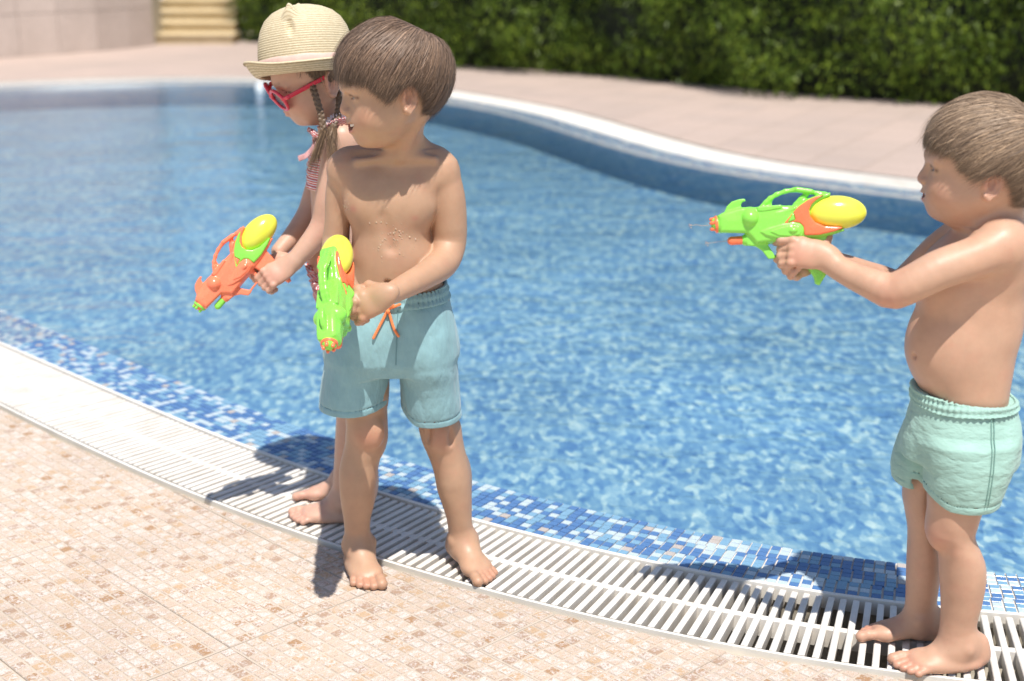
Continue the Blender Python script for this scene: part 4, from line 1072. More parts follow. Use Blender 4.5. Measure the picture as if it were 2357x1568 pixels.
def build_gun_meshes():
    M = {}
    # body: housing, barrel, ball, fin, handle loop, grip, guard
    F = gfield()
    extr(F, [(316,366),(345,347),(430,320),(470,312),(560,312),(700,302),(790,302),(830,285),(870,262),(940,238),(985,225),(1025,219),(1024,240),(960,270),(900,330),(900,380),(960,430),(1110,452),(1120,463),(1050,487),(960,506),(850,520),(720,528),(560,545),(540,520),(500,478),(330,474)], 0.0165, 0.006, dome=0.003)
    F.cap(g3(330,419), g3(600,405), 0.0147, 0.0150, k=0.003)
    F.ell(g3(520,380), (0.0190,0.0295,0.0190), k=0.0008)
    F.ell(g3(430,395), (0.020,0.0175,0.012), k=0.004)
    extr(F, [(355,352),(375,305),(405,275),(450,260),(488,256),(494,272),(474,277),(464,296),(468,325),(440,335)], 0.004, 0.0018)
    F.cap(g3(500,521), g3(800,495), 0.0098, 0.0105, k=0.003)
    extr(F, [(495,482),(560,470),(570,545),(556,563),(503,556)], 0.0105, 0.003)
    extr(F, [(575,468),(640,442),(720,420),(790,408),(845,425),(858,465),(848,500),(780,514),(700,512),(620,495)], 0.0212, 0.003, k=0.0008)
    extr(F, [(640,468),(700,445),(770,428),(830,438),(845,465),(830,490),(770,500),(700,495)], 0.0232, 0.002, k=0.0006)
    F.ell(g3(790,460), (0.0160,0.0275,0.0100), k=0.0012)
    extr(F, [(560,310),(600,306),(716,298),(718,318),(600,340),(565,338)], 0.0195, 0.0015, k=0.001)
    for j, off in enumerate((0, 38, 76, 112)):                               # curved ribs on the flanks
        pts = [(800-off*0.2, 318+off*0.1), (740-off*0.5, 350), (680-off*0.55, 385), (620-off*0.3, 430), (585, 462)]
        for s_ in (-1, 1):
            for a, b in zip(pts[:-1], pts[1:]): F.cap(g3(*a, s_*0.0172), g3(*b, s_*0.0168), 0.0022-0.0002*j, 0.0018, k=0.0012)
    hp = [(598,305),(622,280),(648,256),(690,230),(745,210),(800,201),(850,203),(900,213),(950,224),(995,226)]
    for a, b in zip(hp[:-1], hp[1:]):
        for y in (-0.0035, 0.0035): F.cap(g3(*a, y), g3(*b, y), 0.0036, 0.0036, k=0.003)
    for a, b in (((648,258),(640,300)), ((878,232),(845,262)), ((845,262),(812,298))): F.cap(g3(*a), g3(*b), 0.0045, 0.0050, k=0.003)
    for i in range(8):
        t = i/7.0; F.cap(g3(815+t*90, 199+t*14, -0.006), g3(815+t*90, 199+t*14, 0.006), 0.0046, 0.0046, k=0.0008)
    extr(F, [(548,545),(634,545),(684,622),(682,641),(642,643),(602,590),(560,562)], 0.0048, 0.0018)
    F.cap(g3(678,628), g3(790,615), 0.0022, 0.0022, k=0.001)
    F.cap(g3(790,615), g3(850,600), 0.0022, 0.0030, k=0.001)
    extr(F, [(835,505),(1010,485),(1005,560),(990,640),(1008,742),(966,812),(940,804),(930,762),(890,700),(862,620),(848,560)], 0.0110, 0.005)
    extr(F, [(795,530),(825,528),(820,570),(800,592),(792,560)], 0.0035, 0.0015)
    extr(F, [(757,408),(790,352),(800,392)], 0.0222, 0.001, k=0.0)
    M['body'] = F.mesh('blaster_body', 1)[0]
    # collar round the tank
    F = gfield()
    extr(F, [(985,232),(930,246),(880,268),(820,310),(775,362),(728,420),(790,410),(830,414),(852,436),(862,492),(950,490),(1050,468),(1102,446),(1090,438),(990,433),(930,408),(897,370),(890,330),(905,295),(940,262)], 0.0212, 0.003, dome=0.002)
    extr(F, [(753,410),(792,346),(806,394)], 0.05, 0.001, k=0.0, op='sub')
    M['collar'] = F.mesh('tank_collar', 1)[0]
    # tank
    F = gfield(); R = ry(-6)
    F.ell(g3(1070,346), (0.0490,0.0285,0.0283), R, k=0)
    M['tank'] = F.mesh('tank', 1)[0]
    # nozzle cluster and lower nozzle
    F = gfield(); a = np.array(g3(326,419)); b = np.array(g3(303,421)); F.cap(a, b, 0.0, 0.0, k=0)
    ax_ = (b-a)/np.linalg.norm(b-a)
    def disc(x, y, z):
        px, py, pz = x-a[0], y-a[1], z-a[2]; t = px*ax_[0]+py*ax_[1]+pz*ax_[2]
        rr = np.sqrt(np.maximum(px*px+py*py+pz*pz-t*t, 0)); return np.maximum(rr-0.0146, np.maximum(-t, t-0.0068))
    F.apply(disc, a-0.02, b+0.02, 0, 'add')
    up = np.cross(ax_, (0, 1, 0))
    for i in range(5):
        th = i*2*math.pi/5+0.3; o_ = b+np.array((0, 1, 0))*math.cos(th)*0.0090+up*math.sin(th)*0.0090
        F.cap(o_, o_+ax_*0.0068, 0.0036, 0.0031, k=0.001)
    F.cap(b, b+ax_*0.0030, 0.0036, 0.0034, k=0.001)
    M['nozzle'] = F.mesh('nozzle', 1)[0]
    F = gfield(); F.cap(g3(500,520), g3(408,526), 0.0073, 0.0073, k=0)
    M['lower_nozzle'] = F.mesh('lower_nozzle', 0)[0]
    for me in M.values(): me.materials.append(None)
    return M
def mat_toy(name, col, rough=0.22, trans=0.0, **kw):
    g = NT(name); co = g.objc()
    c = g.mix(1.0, col, g.mapr(g.noise(co, 18, 3), 0.3, 0.7, 0.95, 1.05), 'MULTIPLY')
    b = g.pbr(c, g.mapr(g.noise(co, 70, 4, 0.6), 0.35, 0.7, rough, rough+0.12), g.bump(g.noise(co, 400, 2), 0.04, 0.0005))
    b.inputs['Subsurface Weight'].default_value = 0.12; b.inputs['Subsurface Radius'].default_value = (0.6, 0.6, 0.3); b.inputs['Subsurface Scale'].default_value = 0.006
    b.inputs['Coat Weight'].default_value = 0.25; b.inputs['Coat Roughness'].default_value = 0.12
    return g.m
T_GREEN = mat_toy('lime_plastic', (0.255, 0.72, 0.085)); T_ORANGE = mat_toy('orange_plastic', (0.90, 0.19, 0.075)); T_YELLOW = mat_toy('yellow_tank_plastic', (0.80, 0.82, 0.085), 0.16)
T_CORAL = mat_toy('coral_plastic', (0.93, 0.235, 0.12))
GUN = build_gun_meshes()
def make_gun(o, R, cols, label, scale=1.0):
    """o: position of the gun's local origin, R: columns forward, left, up"""
    main, alt = cols
    root = empty('water_gun'); prop(root, label, 'water gun', 'toy water guns held by the children')
    M = Matrix(((R[0][0], R[0][1], R[0][2], o[0]), (R[1][0], R[1][1], R[1][2], o[1]), (R[2][0], R[2][1], R[2][2], o[2]), (0, 0, 0, 1)))
    root.matrix_world = M @ Matrix.Scale(scale, 4)
    for part, mt in (('body', main), ('collar', alt), ('tank', T_YELLOW), ('nozzle', alt), ('lower_nozzle', alt)):
        ob = link({'body': 'body', 'collar': 'tank_collar', 'tank': 'tank', 'nozzle': 'nozzle', 'lower_nozzle': 'lower_nozzle'}[part], GUN[part], root)
        ob.material_slots[0].link = 'OBJECT'; ob.material_slots[0].material = mt
    return root
GUNS = {}
def gun_at(key, pix, Y, fwd, up, cols, label, scale=1.0, ref=(760, 430)):
    """puts the point ref (of the side drawing) of the gun at picture point pix, distance Y"""
    R = rot_from(fwd, up); x, z = gl(*ref); o = P(pix[0], pix[1], Y)-R @ np.array((x, 0, z))*scale
    make_gun(o, R, cols, label, scale); GUNS[key] = (R, o, scale)
def gp(key, zx, zy, y=0.0):
    R, o, s_ = GUNS[key]; x, z = gl(zx, zy); return o+R @ (np.array((x, y, z))*s_)
# right boy: muzzle to the left, almost level
CU = np.array((0, SP, CP)); CF = np.array((0, CP, -SP))         # up and ahead as the camera sees them
_p = lambda dx, dy, dd=0.0: np.array((dx, 0, 0))-CU*dy+CF*dd     # direction from picture right, down, away
gun_at('right', (1812, 520), 2.33, _p(-0.995, 0.09, 0.10), _p(-0.09, -0.995, -0.05), (T_GREEN, T_ORANGE), 'lime green water gun with orange collar held level by the boy on the right', 1.0)
gun_at('mid', (776, 684), 2.42, _p(0.02, 0.74, -0.64), _p(-0.34, -0.62, -0.70), (T_GREEN, T_ORANGE), 'lime green water gun pointed down towards the camera by the dark-haired boy', 1.04)
gun_at('girl', (551, 615), 2.86, _p(-0.60, 0.78, -0.12), _p(-0.79, -0.60, -0.16), (T_CORAL, T_GREEN), 'coral orange water gun with lime green collar held by the girl in the hat', 0.97)
# ------------------------------------------------------------------ helpers for reading the picture
def z1(x, y): return (517.8+x/2.4775, y/2.4775)
def z2(x, y): return (431.5+x/2.7258, 460.3+y/2.7258)
def z3(x, y): return (575.4+x/2.7258, 920.6+y/2.7258)
def z4(x, y): return (1553.5+x/2.9346, 374+y/2.9346)
def z5(x, y): return (1956.3+x/2.2707, 172.6+y/2.2707)
def z6(x, y): return (1841.2+x/2.056, 805.5+y/2.056)
def st(rows, zoom=lambda x, y: (x, y)):
    """rows (y, xl, xr, Y, b) -> loft stations"""
    o = []
    for y, xl, xr, Y, b in rows:
        L = P(*zoom(xl, y), Y); R_ = P(*zoom(xr, y), Y); o.append((float(L[2]+R_[2])/2, float(L[0]+R_[0])/2, Y, abs(R_[0]-L[0])/2, b))
    return o
def q(zoom, x, y, Y): return P(*zoom(x, y), Y)
def limb(F, pts, k=0.01):
    """[(xyz, r)] with a rounded, interpolated course"""
    P_ = np.array([p for p, _ in pts]); r = np.array([a for _, a in pts]); n = len(pts)
    t = np.r_[0, np.cumsum(np.linalg.norm(np.diff(P_, axis=0), axis=1))]; m = max(8, int(t[-1]/0.014)); u = np.linspace(0, t[-1], m+1)
    def ev(A):
        A = A.reshape(n, -1); dl = np.diff(A, axis=0)/np.diff(t)[:, None]; mm = np.zeros_like(A); mm[0] = dl[0]; mm[-1] = dl[-1]
        mm[1:-1] = (dl[:-1]+dl[1:])/2; i = np.clip(np.searchsorted(t, u)-1, 0, n-2); h = (t[i+1]-t[i])[:, None]; s = (u-t[i])[:, None]/h
        return (2*s**3-3*s**2+1)*A[i]+(s**3-2*s**2+s)*h*mm[i]+(-2*s**3+3*s**2)*A[i+1]+(s**3-s**2)*h*mm[i+1]
    C = ev(P_); R_ = ev(r)[:, 0]
    # union of a limb as its own distance, then one blend into the body
    mx = R_.max()
    def fn(x, y, z):
        d = None
        for a, b, ra, rb in zip(C[:-1], C[1:], R_[:-1], R_[1:]):
            ba = b-a; L2 = ba @ ba+1e-12; px, py, pz = x-a[0], y-a[1], z-a[2]
            s = np.clip((px*ba[0]+py*ba[1]+pz*ba[2])/L2, 0, 1); qx, qy, qz = px-ba[0]*s, py-ba[1]*s, pz-ba[2]*s
            dd = np.sqrt(qx*qx+qy*qy+qz*qz)-(ra+(rb-ra)*s); d = dd if d is None else np.minimum(d, dd)
        return d
    F.apply(fn, C.min(0)-mx, C.max(0)+mx, k)
def finish_body(F, name, H, mat, mouth, brow, tints, parent, f=1.0, smooth=2):
    me, V = F.mesh(name, smooth); T = np.zeros((len(V), 3)); V = V.astype(float)
    if H is not None: face_tint(V, H, T, mouth, brow, f); ear_tint(V, H, T)
    for kind, c, r, a in tints:
        ch = {'flush': 0, 'lip': 1, 'dark': 2}[kind]; T[:, ch] = np.maximum(T[:, ch], a*blob(V, c, r))
    set_color(me, 'tint', np.clip(T, 0, 1)); return link('body', me, parent, mat)

# ------------------------------------------------------------------ the dark-haired boy in the middle
SKIN_A = mat_skin('skin_tan', (0.475, 0.298, 0.194), (0.52, 0.215, 0.14))
BH = 0.0021
M_HAIR_A = mat_hair('dark_brown_hair', (0.046,0.027,0.018), (0.270,0.170,0.108), 0.58)
def mat_swim(name, col, zs=0.38, fq=19):
    g = NT(name); co = g.pos(); n = g.noise(co, 22, 5, 0.6)
    c = g.mix(1.0, col, g.mapr(n, 0.3, 0.7, 0.90, 1.08), 'MULTIPLY')
    mp = g.n('Mapping'); g.put(mp.inputs[0], co); mp.inputs['Scale'].default_value = (1.0, 1.0, zs); mp.inputs['Rotation'].default_value = (0.2, 0.75 if zs < 1 else 0.25, 0.3)
    cr = g.noise(mp.outputs[0], fq, 4, 0.5); ridge = g.math('ABSOLUTE', g.math('SUBTRACT', cr, 0.5)); fine = g.noise(co, 700, 2, 0.5)
    bmp = g.bump(fine, 0.08, 0.0004, g.bump(ridge, 0.85 if zs < 1 else 0.5, 0.018))
    b = g.pbr(c, 0.72, bmp); b.inputs['Sheen Weight'].default_value = 0.15; b.inputs['Specular IOR Level'].default_value = 0.25
    return g.m
M_SHORTS_A = mat_swim('blue_swim_cloth', (0.25,0.43,0.465))
M_CORD = simple('orange_cord', (0.85,0.24,0.08), 0.7, 900, 0.25, 0.5, 1400)
def shorts(root, mat, lo, hi, w_, ll, rl, top, hemL, hemR, is_left, seed, amp):
    h = 0.0021; S = Field(lo, hi, h); I = Field(lo, hi, h); fd = folds(seed, amp); fd2 = folds(seed+50, amp*0.5, 2.2)
    for T, g_ in ((S, 0.0), (I, -0.0042)):
        T.loft(w_, k=0, e=2.2, grow=g_); T.loft(ll, k=0.020, grow=g_); T.loft(rl, k=0.012, grow=g_)
        T.apply(lambda x, y, z: (fd(x, y, z)+fd2(x, y, z))*np.clip((top+0.01-z)/0.06, 0.15, 1), lo, hi, 0, 'off', pad=0)
    hz = lambda x, y: np.where(is_left(x+0*y, y), hemL(x+0*y, y), hemR(x+0*y, y))
    # only the leg openings are hollow
    I.apply(lambda x, y, z: z-(hz(x, y)+0.045), lo, hi, 0, 'int', pad=0)
    S.A = np.maximum(S.A, -I.A)
    S.apply(lambda x, y, z: np.maximum(z-top+0*x+0*y, hz(x, y)-z), lo, hi, 0, 'int', pad=0)
    S.apply(lambda x, y, z: -0.0012*np.exp(-((z-hz(x, y)-0.014)/0.0022)**2)*-1+0*z, lo, hi, 0, 'off', pad=0)   # stitched hem line
    me_, V_ = S.mesh('swim_shorts', 2); put('swim_shorts', me_, root, mat); return V_
M_DROP = None
def droplets(name, root, pts, seed):
    """small beads of water lying on the skin"""
    global M_DROP
    if M_DROP is None:
        g = NT('water_bead'); bs = g.n('BsdfPrincipled'); bs.inputs['Base Color'].default_value = (0.54,0.35,0.24,1); bs.inputs['Roughness'].default_value = 0.06; bs.inputs['Coat Weight'].default_value = 1.0; bs.inputs['Subsurface Weight'].default_value = 0.3; bs.inputs['Subsurface Scale'].default_value = 0.01
        g.t.links.new(bs.outputs[0], g.o.inputs[0]); M_DROP = g.m
    bm = bmesh.new()
    for i_, (p, r_) in enumerate(pts):
        bmesh.ops.create_icosphere(bm, subdivisions=2, radius=1.0, matrix=Matrix.Translation(p) @ Matrix.Diagonal((r_*(0.8+0.5*((i_*37) % 10)/10), r_*0.45, r_*(0.8+0.7*((i_*53) % 10)/10), 1)))
    me = bpy.data.meshes.new(name); bm.to_mesh(me); bm.free(); me.polygons.foreach_set('use_smooth', [True]*len(me.polygons)); put(name, me, root, M_DROP).__setitem__('kind', 'stuff')
def seam(root, V, pts, Yside, mat, r_=0.0011):
    """raised stitched seam following the cloth surface nearest the viewer's side"""
    bm = bmesh.new(); ww = []
    for x, z in pts:
        m_ = (np.abs(V[:, 0]-x) < .004) & (np.abs(V[:, 2]-z) < .004) & (V[:, 1] < Yside)
        if m_.any(): ww.append(Vector((x, float(V[m_, 1].min())-0.0004, z)))
    for a, b_ in zip(ww[:-1], ww[1:]):
        d = b_-a; bmesh.ops.create_cone(bm, segments=6, radius1=r_, radius2=r_, depth=d.length*1.05, cap_ends=True, matrix=Matrix.Translation((a+b_)/2) @ d.to_track_quat('Z', 'Y').to_matrix().to_4x4())
    me = bpy.data.meshes.new('seam'); bm.to_mesh(me); bm.free(); put('seam', me, root, mat)
def pix_line(a, b_, Y, n=26): return [(lambda p: (float(p[0]), float(p[2])))(P(a[0]+(b_[0]-a[0])*i/(n-1), a[1]+(b_[1]-a[1])*i/(n-1), Y)) for i in range(n)]
def boy_mid():
    Y = 2.66
    root = empty('person', (*G(880, 1330)[:2], 0)); prop(root, 'boy with dark brown bowl-cut hair and light blue swim shorts', 'person')
    root_loc = np.array(root.location)
    lo = np.array(P(730, 1390, Y)); F = Field((-0.42, 2.30, -0.004), (0.06, 2.82, 1.19), BH)
    # trunk
    tor = st([(700,786,1036,Y,.080),(668,800,1026,Y,.074),(625,810,1006,Y,.070),(575,812,996,Y,.071),(510,811,988,Y,.073),(450,808,988,Y,.070),(405,795,1012,Y,.061),(372,805,1008,Y,.046),(352,850,975,Y,.036)])
    F.loft(tor+st([(760,790,1022,Y,.076),(815,800,1015,Y,.070)]), k=0, rot=0.0, e=2.25)
    F.ell(P(905, 616, Y-0.022), (0.066, 0.052, 0.070), k=0.035)                # belly
    F.ell(P(850, 462, Y-0.028), (0.046, 0.040, 0.044), k=0.035); F.ell(P(950, 467, Y-0.028), (0.046, 0.040, 0.044), k=0.035)
    # shoulders, collar bones, neck
    F.ell(P(796, 390, Y-0.005), (0.036, 0.038, 0.038), k=0.03); F.ell(P(1009, 396, Y), (0.0405, 0.040, 0.042), k=0.03)
    F.cap(P(925, 330, Y+0.01), P(815, 366, Y+0.005), 0.023, 0.020, k=0.025); F.cap(P(930, 322, Y+0.01), P(988, 362, Y+0.005), 0.027, 0.021, k=0.03)
    F.cap(P(905, 362, Y-0.043), P(822, 372, Y-0.040), 0.0065, 0.0055, k=0.012); F.cap(P(945, 362, Y-0.043), P(1000, 366, Y-0.038), 0.0065, 0.0055, k=0.012)
    F.cap(P(925, 356, Y-0.01), P(928, 262, Y-0.045), 0.039, 0.038, k=0.022)
    F.cap(P(920, 362, Y-0.052), P(965, 268, Y-0.075), 0.007, 0.009, k=0.014)  # neck cord
    # arms
    limb(F, [(P(795,394,Y),.031),(P(781,450,Y+.0),.0265),(P(777,510,Y+.0),.0240),(P(773,560,Y),.0262),(P(779,592,Y-.05),.0255),(P(792,640,Y-.11),.0215),(P(812,682,Y-.165),.0175)], k=0.006)
    limb(F, [(P(1012,402,Y),.037),(P(1026,450,Y-.002),.0360),(P(1033,510,Y),.0345),(P(1033,560,Y),.0330),(P(1022,600,Y-.03),.0300),(P(985,630,Y-.09),.0260),(P(940,655,Y-.15),.0225),(P(896,678,Y-.20),.0190)], k=0.006)
    # hands on the gun
    gc = gp('mid', 930, 640)
    Rl = rot_from(_p(-0.86, 0.42, 0.25), _p(0.30, -0.25, -0.92))              # left hand: back of the hand towards the camera
    HL = grip_hand(F, Rl, P(862, 692, Y-.232), 1.04, side=-1, curl=0.86)
    Rr = rot_from(_p(0.10, 0.62, 0.30), _p(-0.80, 0.1, 0.55))
    grip_hand(F, rot_from(_p(0.25, 0.55, -0.60), _p(-0.5, 0.5, 0.65)), P(815, 690, Y-.185), 1.0, side=1, curl=1.0, thumb=False)
    F.chain([(P(812,672,Y-.185), .0125), (P(826,668,Y-.215), .0098), (P(834,682,Y-.228), .0088), (P(831,694,Y-.232), .0080)], k=0.004)   # right thumb over the grip
    # legs
    lg = [(20,592,868,.054),(60,600,861,.052),(150,602,864,.050),(230,600,866,.048),(300,590,852,.045),(380,570,815,.043),(450,560,803,.0445),(550,562,795,.043),(650,572,780,.036),(750,588,757,.029),(830,594,752,.0255),(880,588,760,.0270),(930,600,765,.028)]
    F.loft(st([(1150+0, 0, 0, 0, 0)][:0]+[(y,a,b,Y+.01,c) for y,a,b,c in lg], z3)+st([(870,782,896,Y,.058),(900,788,896,Y,.056),(830,790,900,Y,.058)]), k=0.014)
    rg = [(100,1052,1302,.052),(170,1058,1325,.051),(250,1078,1336,.050),(320,1108,1350,.047),(400,1140,1370,.045),(480,1160,1385,.045),(560,1175,1390,.042),(650,1205,1392,.037),(750,1235,1393,.031),(830,1247,1400,.0270),(880,1250,1411,.0275),(930,1262,1415,.028)]
    F.loft(st([(y,a,b,Y+.03,c) for y,a,b,c in rg], z3)+st([(900,940,1040,Y+.01,.056),(860,935,1036,Y,.058),(815,930,1030,Y,.058)]), k=0.014)
    # knees: caps and the dimples beside them
    F.ell(q(z3,755,205,Y-.030), (0.028,0.016,0.030), k=0.014); F.ell(q(z3,1190,235,Y-.012), (0.027,0.016,0.029), k=0.014)
    for a in (q(z3,1118,225,Y-.02), q(z3,1262,235,Y-.015)): F.ell(a, (0.005,0.008,0.016), k=0.012, op='sub')
    F.ell(q(z3,700,500,Y+.045), (0.034,0.026,0.07), k=0.02); F.ell(q(z3,1285,500,Y+.065), (0.034,0.026,0.07), k=0.02)
    a1 = q(z3,682,930,Y+.012); a2 = q(z3,1338,935,Y+.032)
    fo1 = np.array((a1[0], a1[1]+0.002, 0.0)); fo2 = np.array((a2[0], a2[1]+0.002, 0.0))
    foot(F, fo1, -90+16, 0.170, big=1); foot(F, fo2, -90+28, 0.168, big=-1)
    F.cap(a1, (fo1[0], fo1[1]+0.004, 0.050), 0.0265, 0.027, k=0.012); F.cap(a2, (fo2[0], fo2[1]+0.004, 0.050), 0.0265, 0.027, k=0.012)
    F.ell(P(892, 650, Y-0.078), (0.0060, 0.008, 0.0055), k=0.004, op='sub')   # navel
    F.cap(P(900,570,Y-.080), P(880,505,Y-.085), 0.004, 0.003, k=0.02, op='sub')
    # head turned to its right
    a = math.radians(18); fwd = np.array((-math.cos(a), -math.sin(a), -0.10)); up = np.array((-0.10, -0.03, 1.0))
    R = rot_from(fwd, up); ear = P(934, 226, Y-0.125); o = ear-R @ np.array((-0.014, 0.067, -0.010))
    H = head(F, R, o, 1.0, 'smile')
    nip = [('lip', P(814,480,Y-.06), (.0075,.02,.0065), 0.50), ('lip', P(955,500,Y-.06), (.0080,.02,.0060), 0.50)]
    fl = [('flush', q(z3,755,235,Y-.04), (.035,.03,.03), .55), ('flush', q(z3,1195,235,Y-.04), (.035,.03,.03), .6), ('flush', P(1040,590,Y), (.03,.04,.03), .35)]
    for fo, sg in ((fo1, -74), (fo2, -62)):
        d = math.radians(sg); fl.append(('flush', fo+np.array((math.cos(d)*.095, math.sin(d)*.095, .01)), (.035,.035,.012), .65))
    fl.append(('flush', P(840,735,Y-.24), (.03,.03,.03), .5))
    body = finish_body(F, 'boy_body', H, SKIN_A, 'smile', 0.75, nip+fl, root)
    body.matrix_parent_inverse = Matrix.Translation(root.location).inverted()
    face_parts(H, root, 'smile')
    Vb = np.empty(len(body.data.vertices)*3, np.float32); body.data.vertices.foreach_get('co', Vb); Vb = Vb.reshape(-1, 3)
    rr_ = np.random.RandomState(4); dp = []
    for i in range(70):
        c = (1290, 230) if i < 60 else (1250, 300); x, y = c[0]+rr_.normal()*(62 if i < 60 else 110), c[1]+rr_.normal()*(75 if i < 60 else 120)
        if y > 480 or x < 1050: continue
        t_ = P(*z2(x, y), Y-.07); k_ = np.argmin(((Vb[:, 0]-t_[0])**2+(Vb[:, 2]-t_[2])**2)*1.0+np.where(Vb[:, 1] > Y-.02, 9, 0)); dp.append((Vector(Vb[k_].tolist()), abs(rr_.normal())*0.0008+0.0006))
    for i in range(22):
        t_ = P(*z1(695+rr_.normal()*10, 1180+rr_.normal()*45), Y-.03); k_ = np.argmin(((Vb[:, 0]-t_[0])**2+(Vb[:, 2]-t_[2])**2)+np.where(Vb[:, 1] > Y, 9, 0)); dp.append((Vector(Vb[k_].tolist()), 0.0010))
    droplets('water_beads', root, dp, 1)
    hem = keyed([(0,.036),(25,.036),(45,.030),(60,.006),(70,-.012),(80,.020),(100,.024),(112,.000),(125,-.026),(150,-.056),(180,-.070)])
    put('hair', hair_mesh('hair', H, 34000, hem, pole=(-0.55,0.05,0.83), seed=3, thick=0.020, swirl=0.35, locks=1700, width=0.00075, inward=lambda az: 0.12+0.86*(1-np.cos(az))/2), root, M_HAIR_A)
    # swim shorts
    w_ = st([(600,800,1026,Y,.083),(668,797,1028,Y,.083),(690,782,1034,Y,.088),(730,764,1041,Y,.094),(775,752,1047,Y,.097),(810,750,1050,Y,.096),(838,775,1030,Y,.085)])
    ll = st([(985,734,884,Y,.073),(948,735,886,Y,.076),(900,739,890,Y,.080),(850,743,898,Y,.085),(815,748,910,Y,.088),(770,756,930,Y,.090),(700,800,930,Y,.080)])
    rl = st([(1000,934,1059,Y+.02,.072),(965,932,1058,Y+.02,.074),(920,928,1056,Y+.015,.079),(870,923,1053,Y+.01,.084),(830,914,1050,Y,.088),(780,900,1047,Y,.090),(700,900,1028,Y,.080)])
    VS = shorts(root, M_SHORTS_A, (-0.44, 2.50, 0.28), (0.0, 2.86, 0.66), w_, ll, rl, P(910, 676, Y)[2], lambda x, y: P(810, 933, Y)[2]+0.010*np.clip((x-(P(912,850,Y)[0]-.09))/.09, 0, 1)**2, lambda x, y: P(990, 957, Y+.02)[2]+0.035*np.clip((P(912,850,Y)[0]+.045-x)/.045, 0, 1)**1.5,
           lambda x, y: x < P(912, 850, Y)[0], 5, 0.0046)
    # gathered waistband
    B = Field((-0.44, 2.50, 0.50), (0.0, 2.86, 0.68), 0.0018)
    wb_ = st([(694,785,1034,Y,.090),(682,792,1032,Y,.087),(664,799,1028,Y,.083),(652,804,1026,Y,.080)])
    zt, zb = P(910, 656, Y)[2], P(910, 690, Y)[2]
    B.loft(wb_, k=0, e=2.3, grow=0.003); C_ = Field((-0.44, 2.50, 0.50), (0.0, 2.86, 0.68), 0.0018); C_.loft(wb_, k=0, e=2.3, grow=-0.003); B.A = np.maximum(B.A, -C_.A)
    cx_, cy_ = P(915, 670, Y)[0], Y
    B.apply(lambda x, y, z: 0.0013*np.sin(np.arctan2((y-cy_)/.09, (x-cx_)/.1)*62)+0.0012*np.cos((z-zb)*2*math.pi/(zt-zb)*2), (-0.44, 2.50, 0.50), (0.0, 2.86, 0.68), 0, 'off', pad=0)
    # the band sits lower in front: tilt of the cutting planes
    B.apply(lambda x, y, z: np.maximum((z-zt)-0.05*(x-cx_)-0.0*(y-cy_), (zb-z)+0.05*(x-cx_)+0*y), (-0.44, 2.50, 0.50), (0.0, 2.86, 0.68), 0, 'int', pad=0)
    put('waistband', B.mesh('waistband', 1)[0], root, M_SHORTS_A)
    seam(root, VS, pix_line((916,705), (912,838), Y-.09), Y, simple('blue_stitching', (0.15,0.29,0.32), 0.8), 0.0008)
    # orange drawstring: a small knot and two ends
    D = Field((-0.27, 2.42, 0.40), (-0.10, 2.62, 0.60), 0.0011); Yd = Y-.120
    k0 = q(z2, 1258, 700, Y-.097)
    for pts in ([(1330,668),(1300,680),(1258,700),(1232,745),(1195,815),(1165,872)], [(1250,705),(1262,725),(1280,780),(1300,830),(1322,862)], [(1285,672),(1262,688),(1250,705)]):
        ww = []
        for x, y in pts:
            p = q(z2, x, y, Yd+.012); m_ = (np.abs(VS[:, 0]-p[0]) < .004) & (np.abs(VS[:, 2]-p[2]) < .004); p[1] = (VS[m_, 1].min() if m_.any() else p[1])-.0035; p[1] = min(p[1], Y-.094) if y < 700 else p[1]; ww.append(p)
        limb(D, [(p, .0027) for p in ww], k=0.0008)
    D.ell(k0, (.004,.004,.004), k=0.001)
    put('drawstring', D.mesh('drawstring', 0)[0], root, M_CORD)
    return root, H, tor

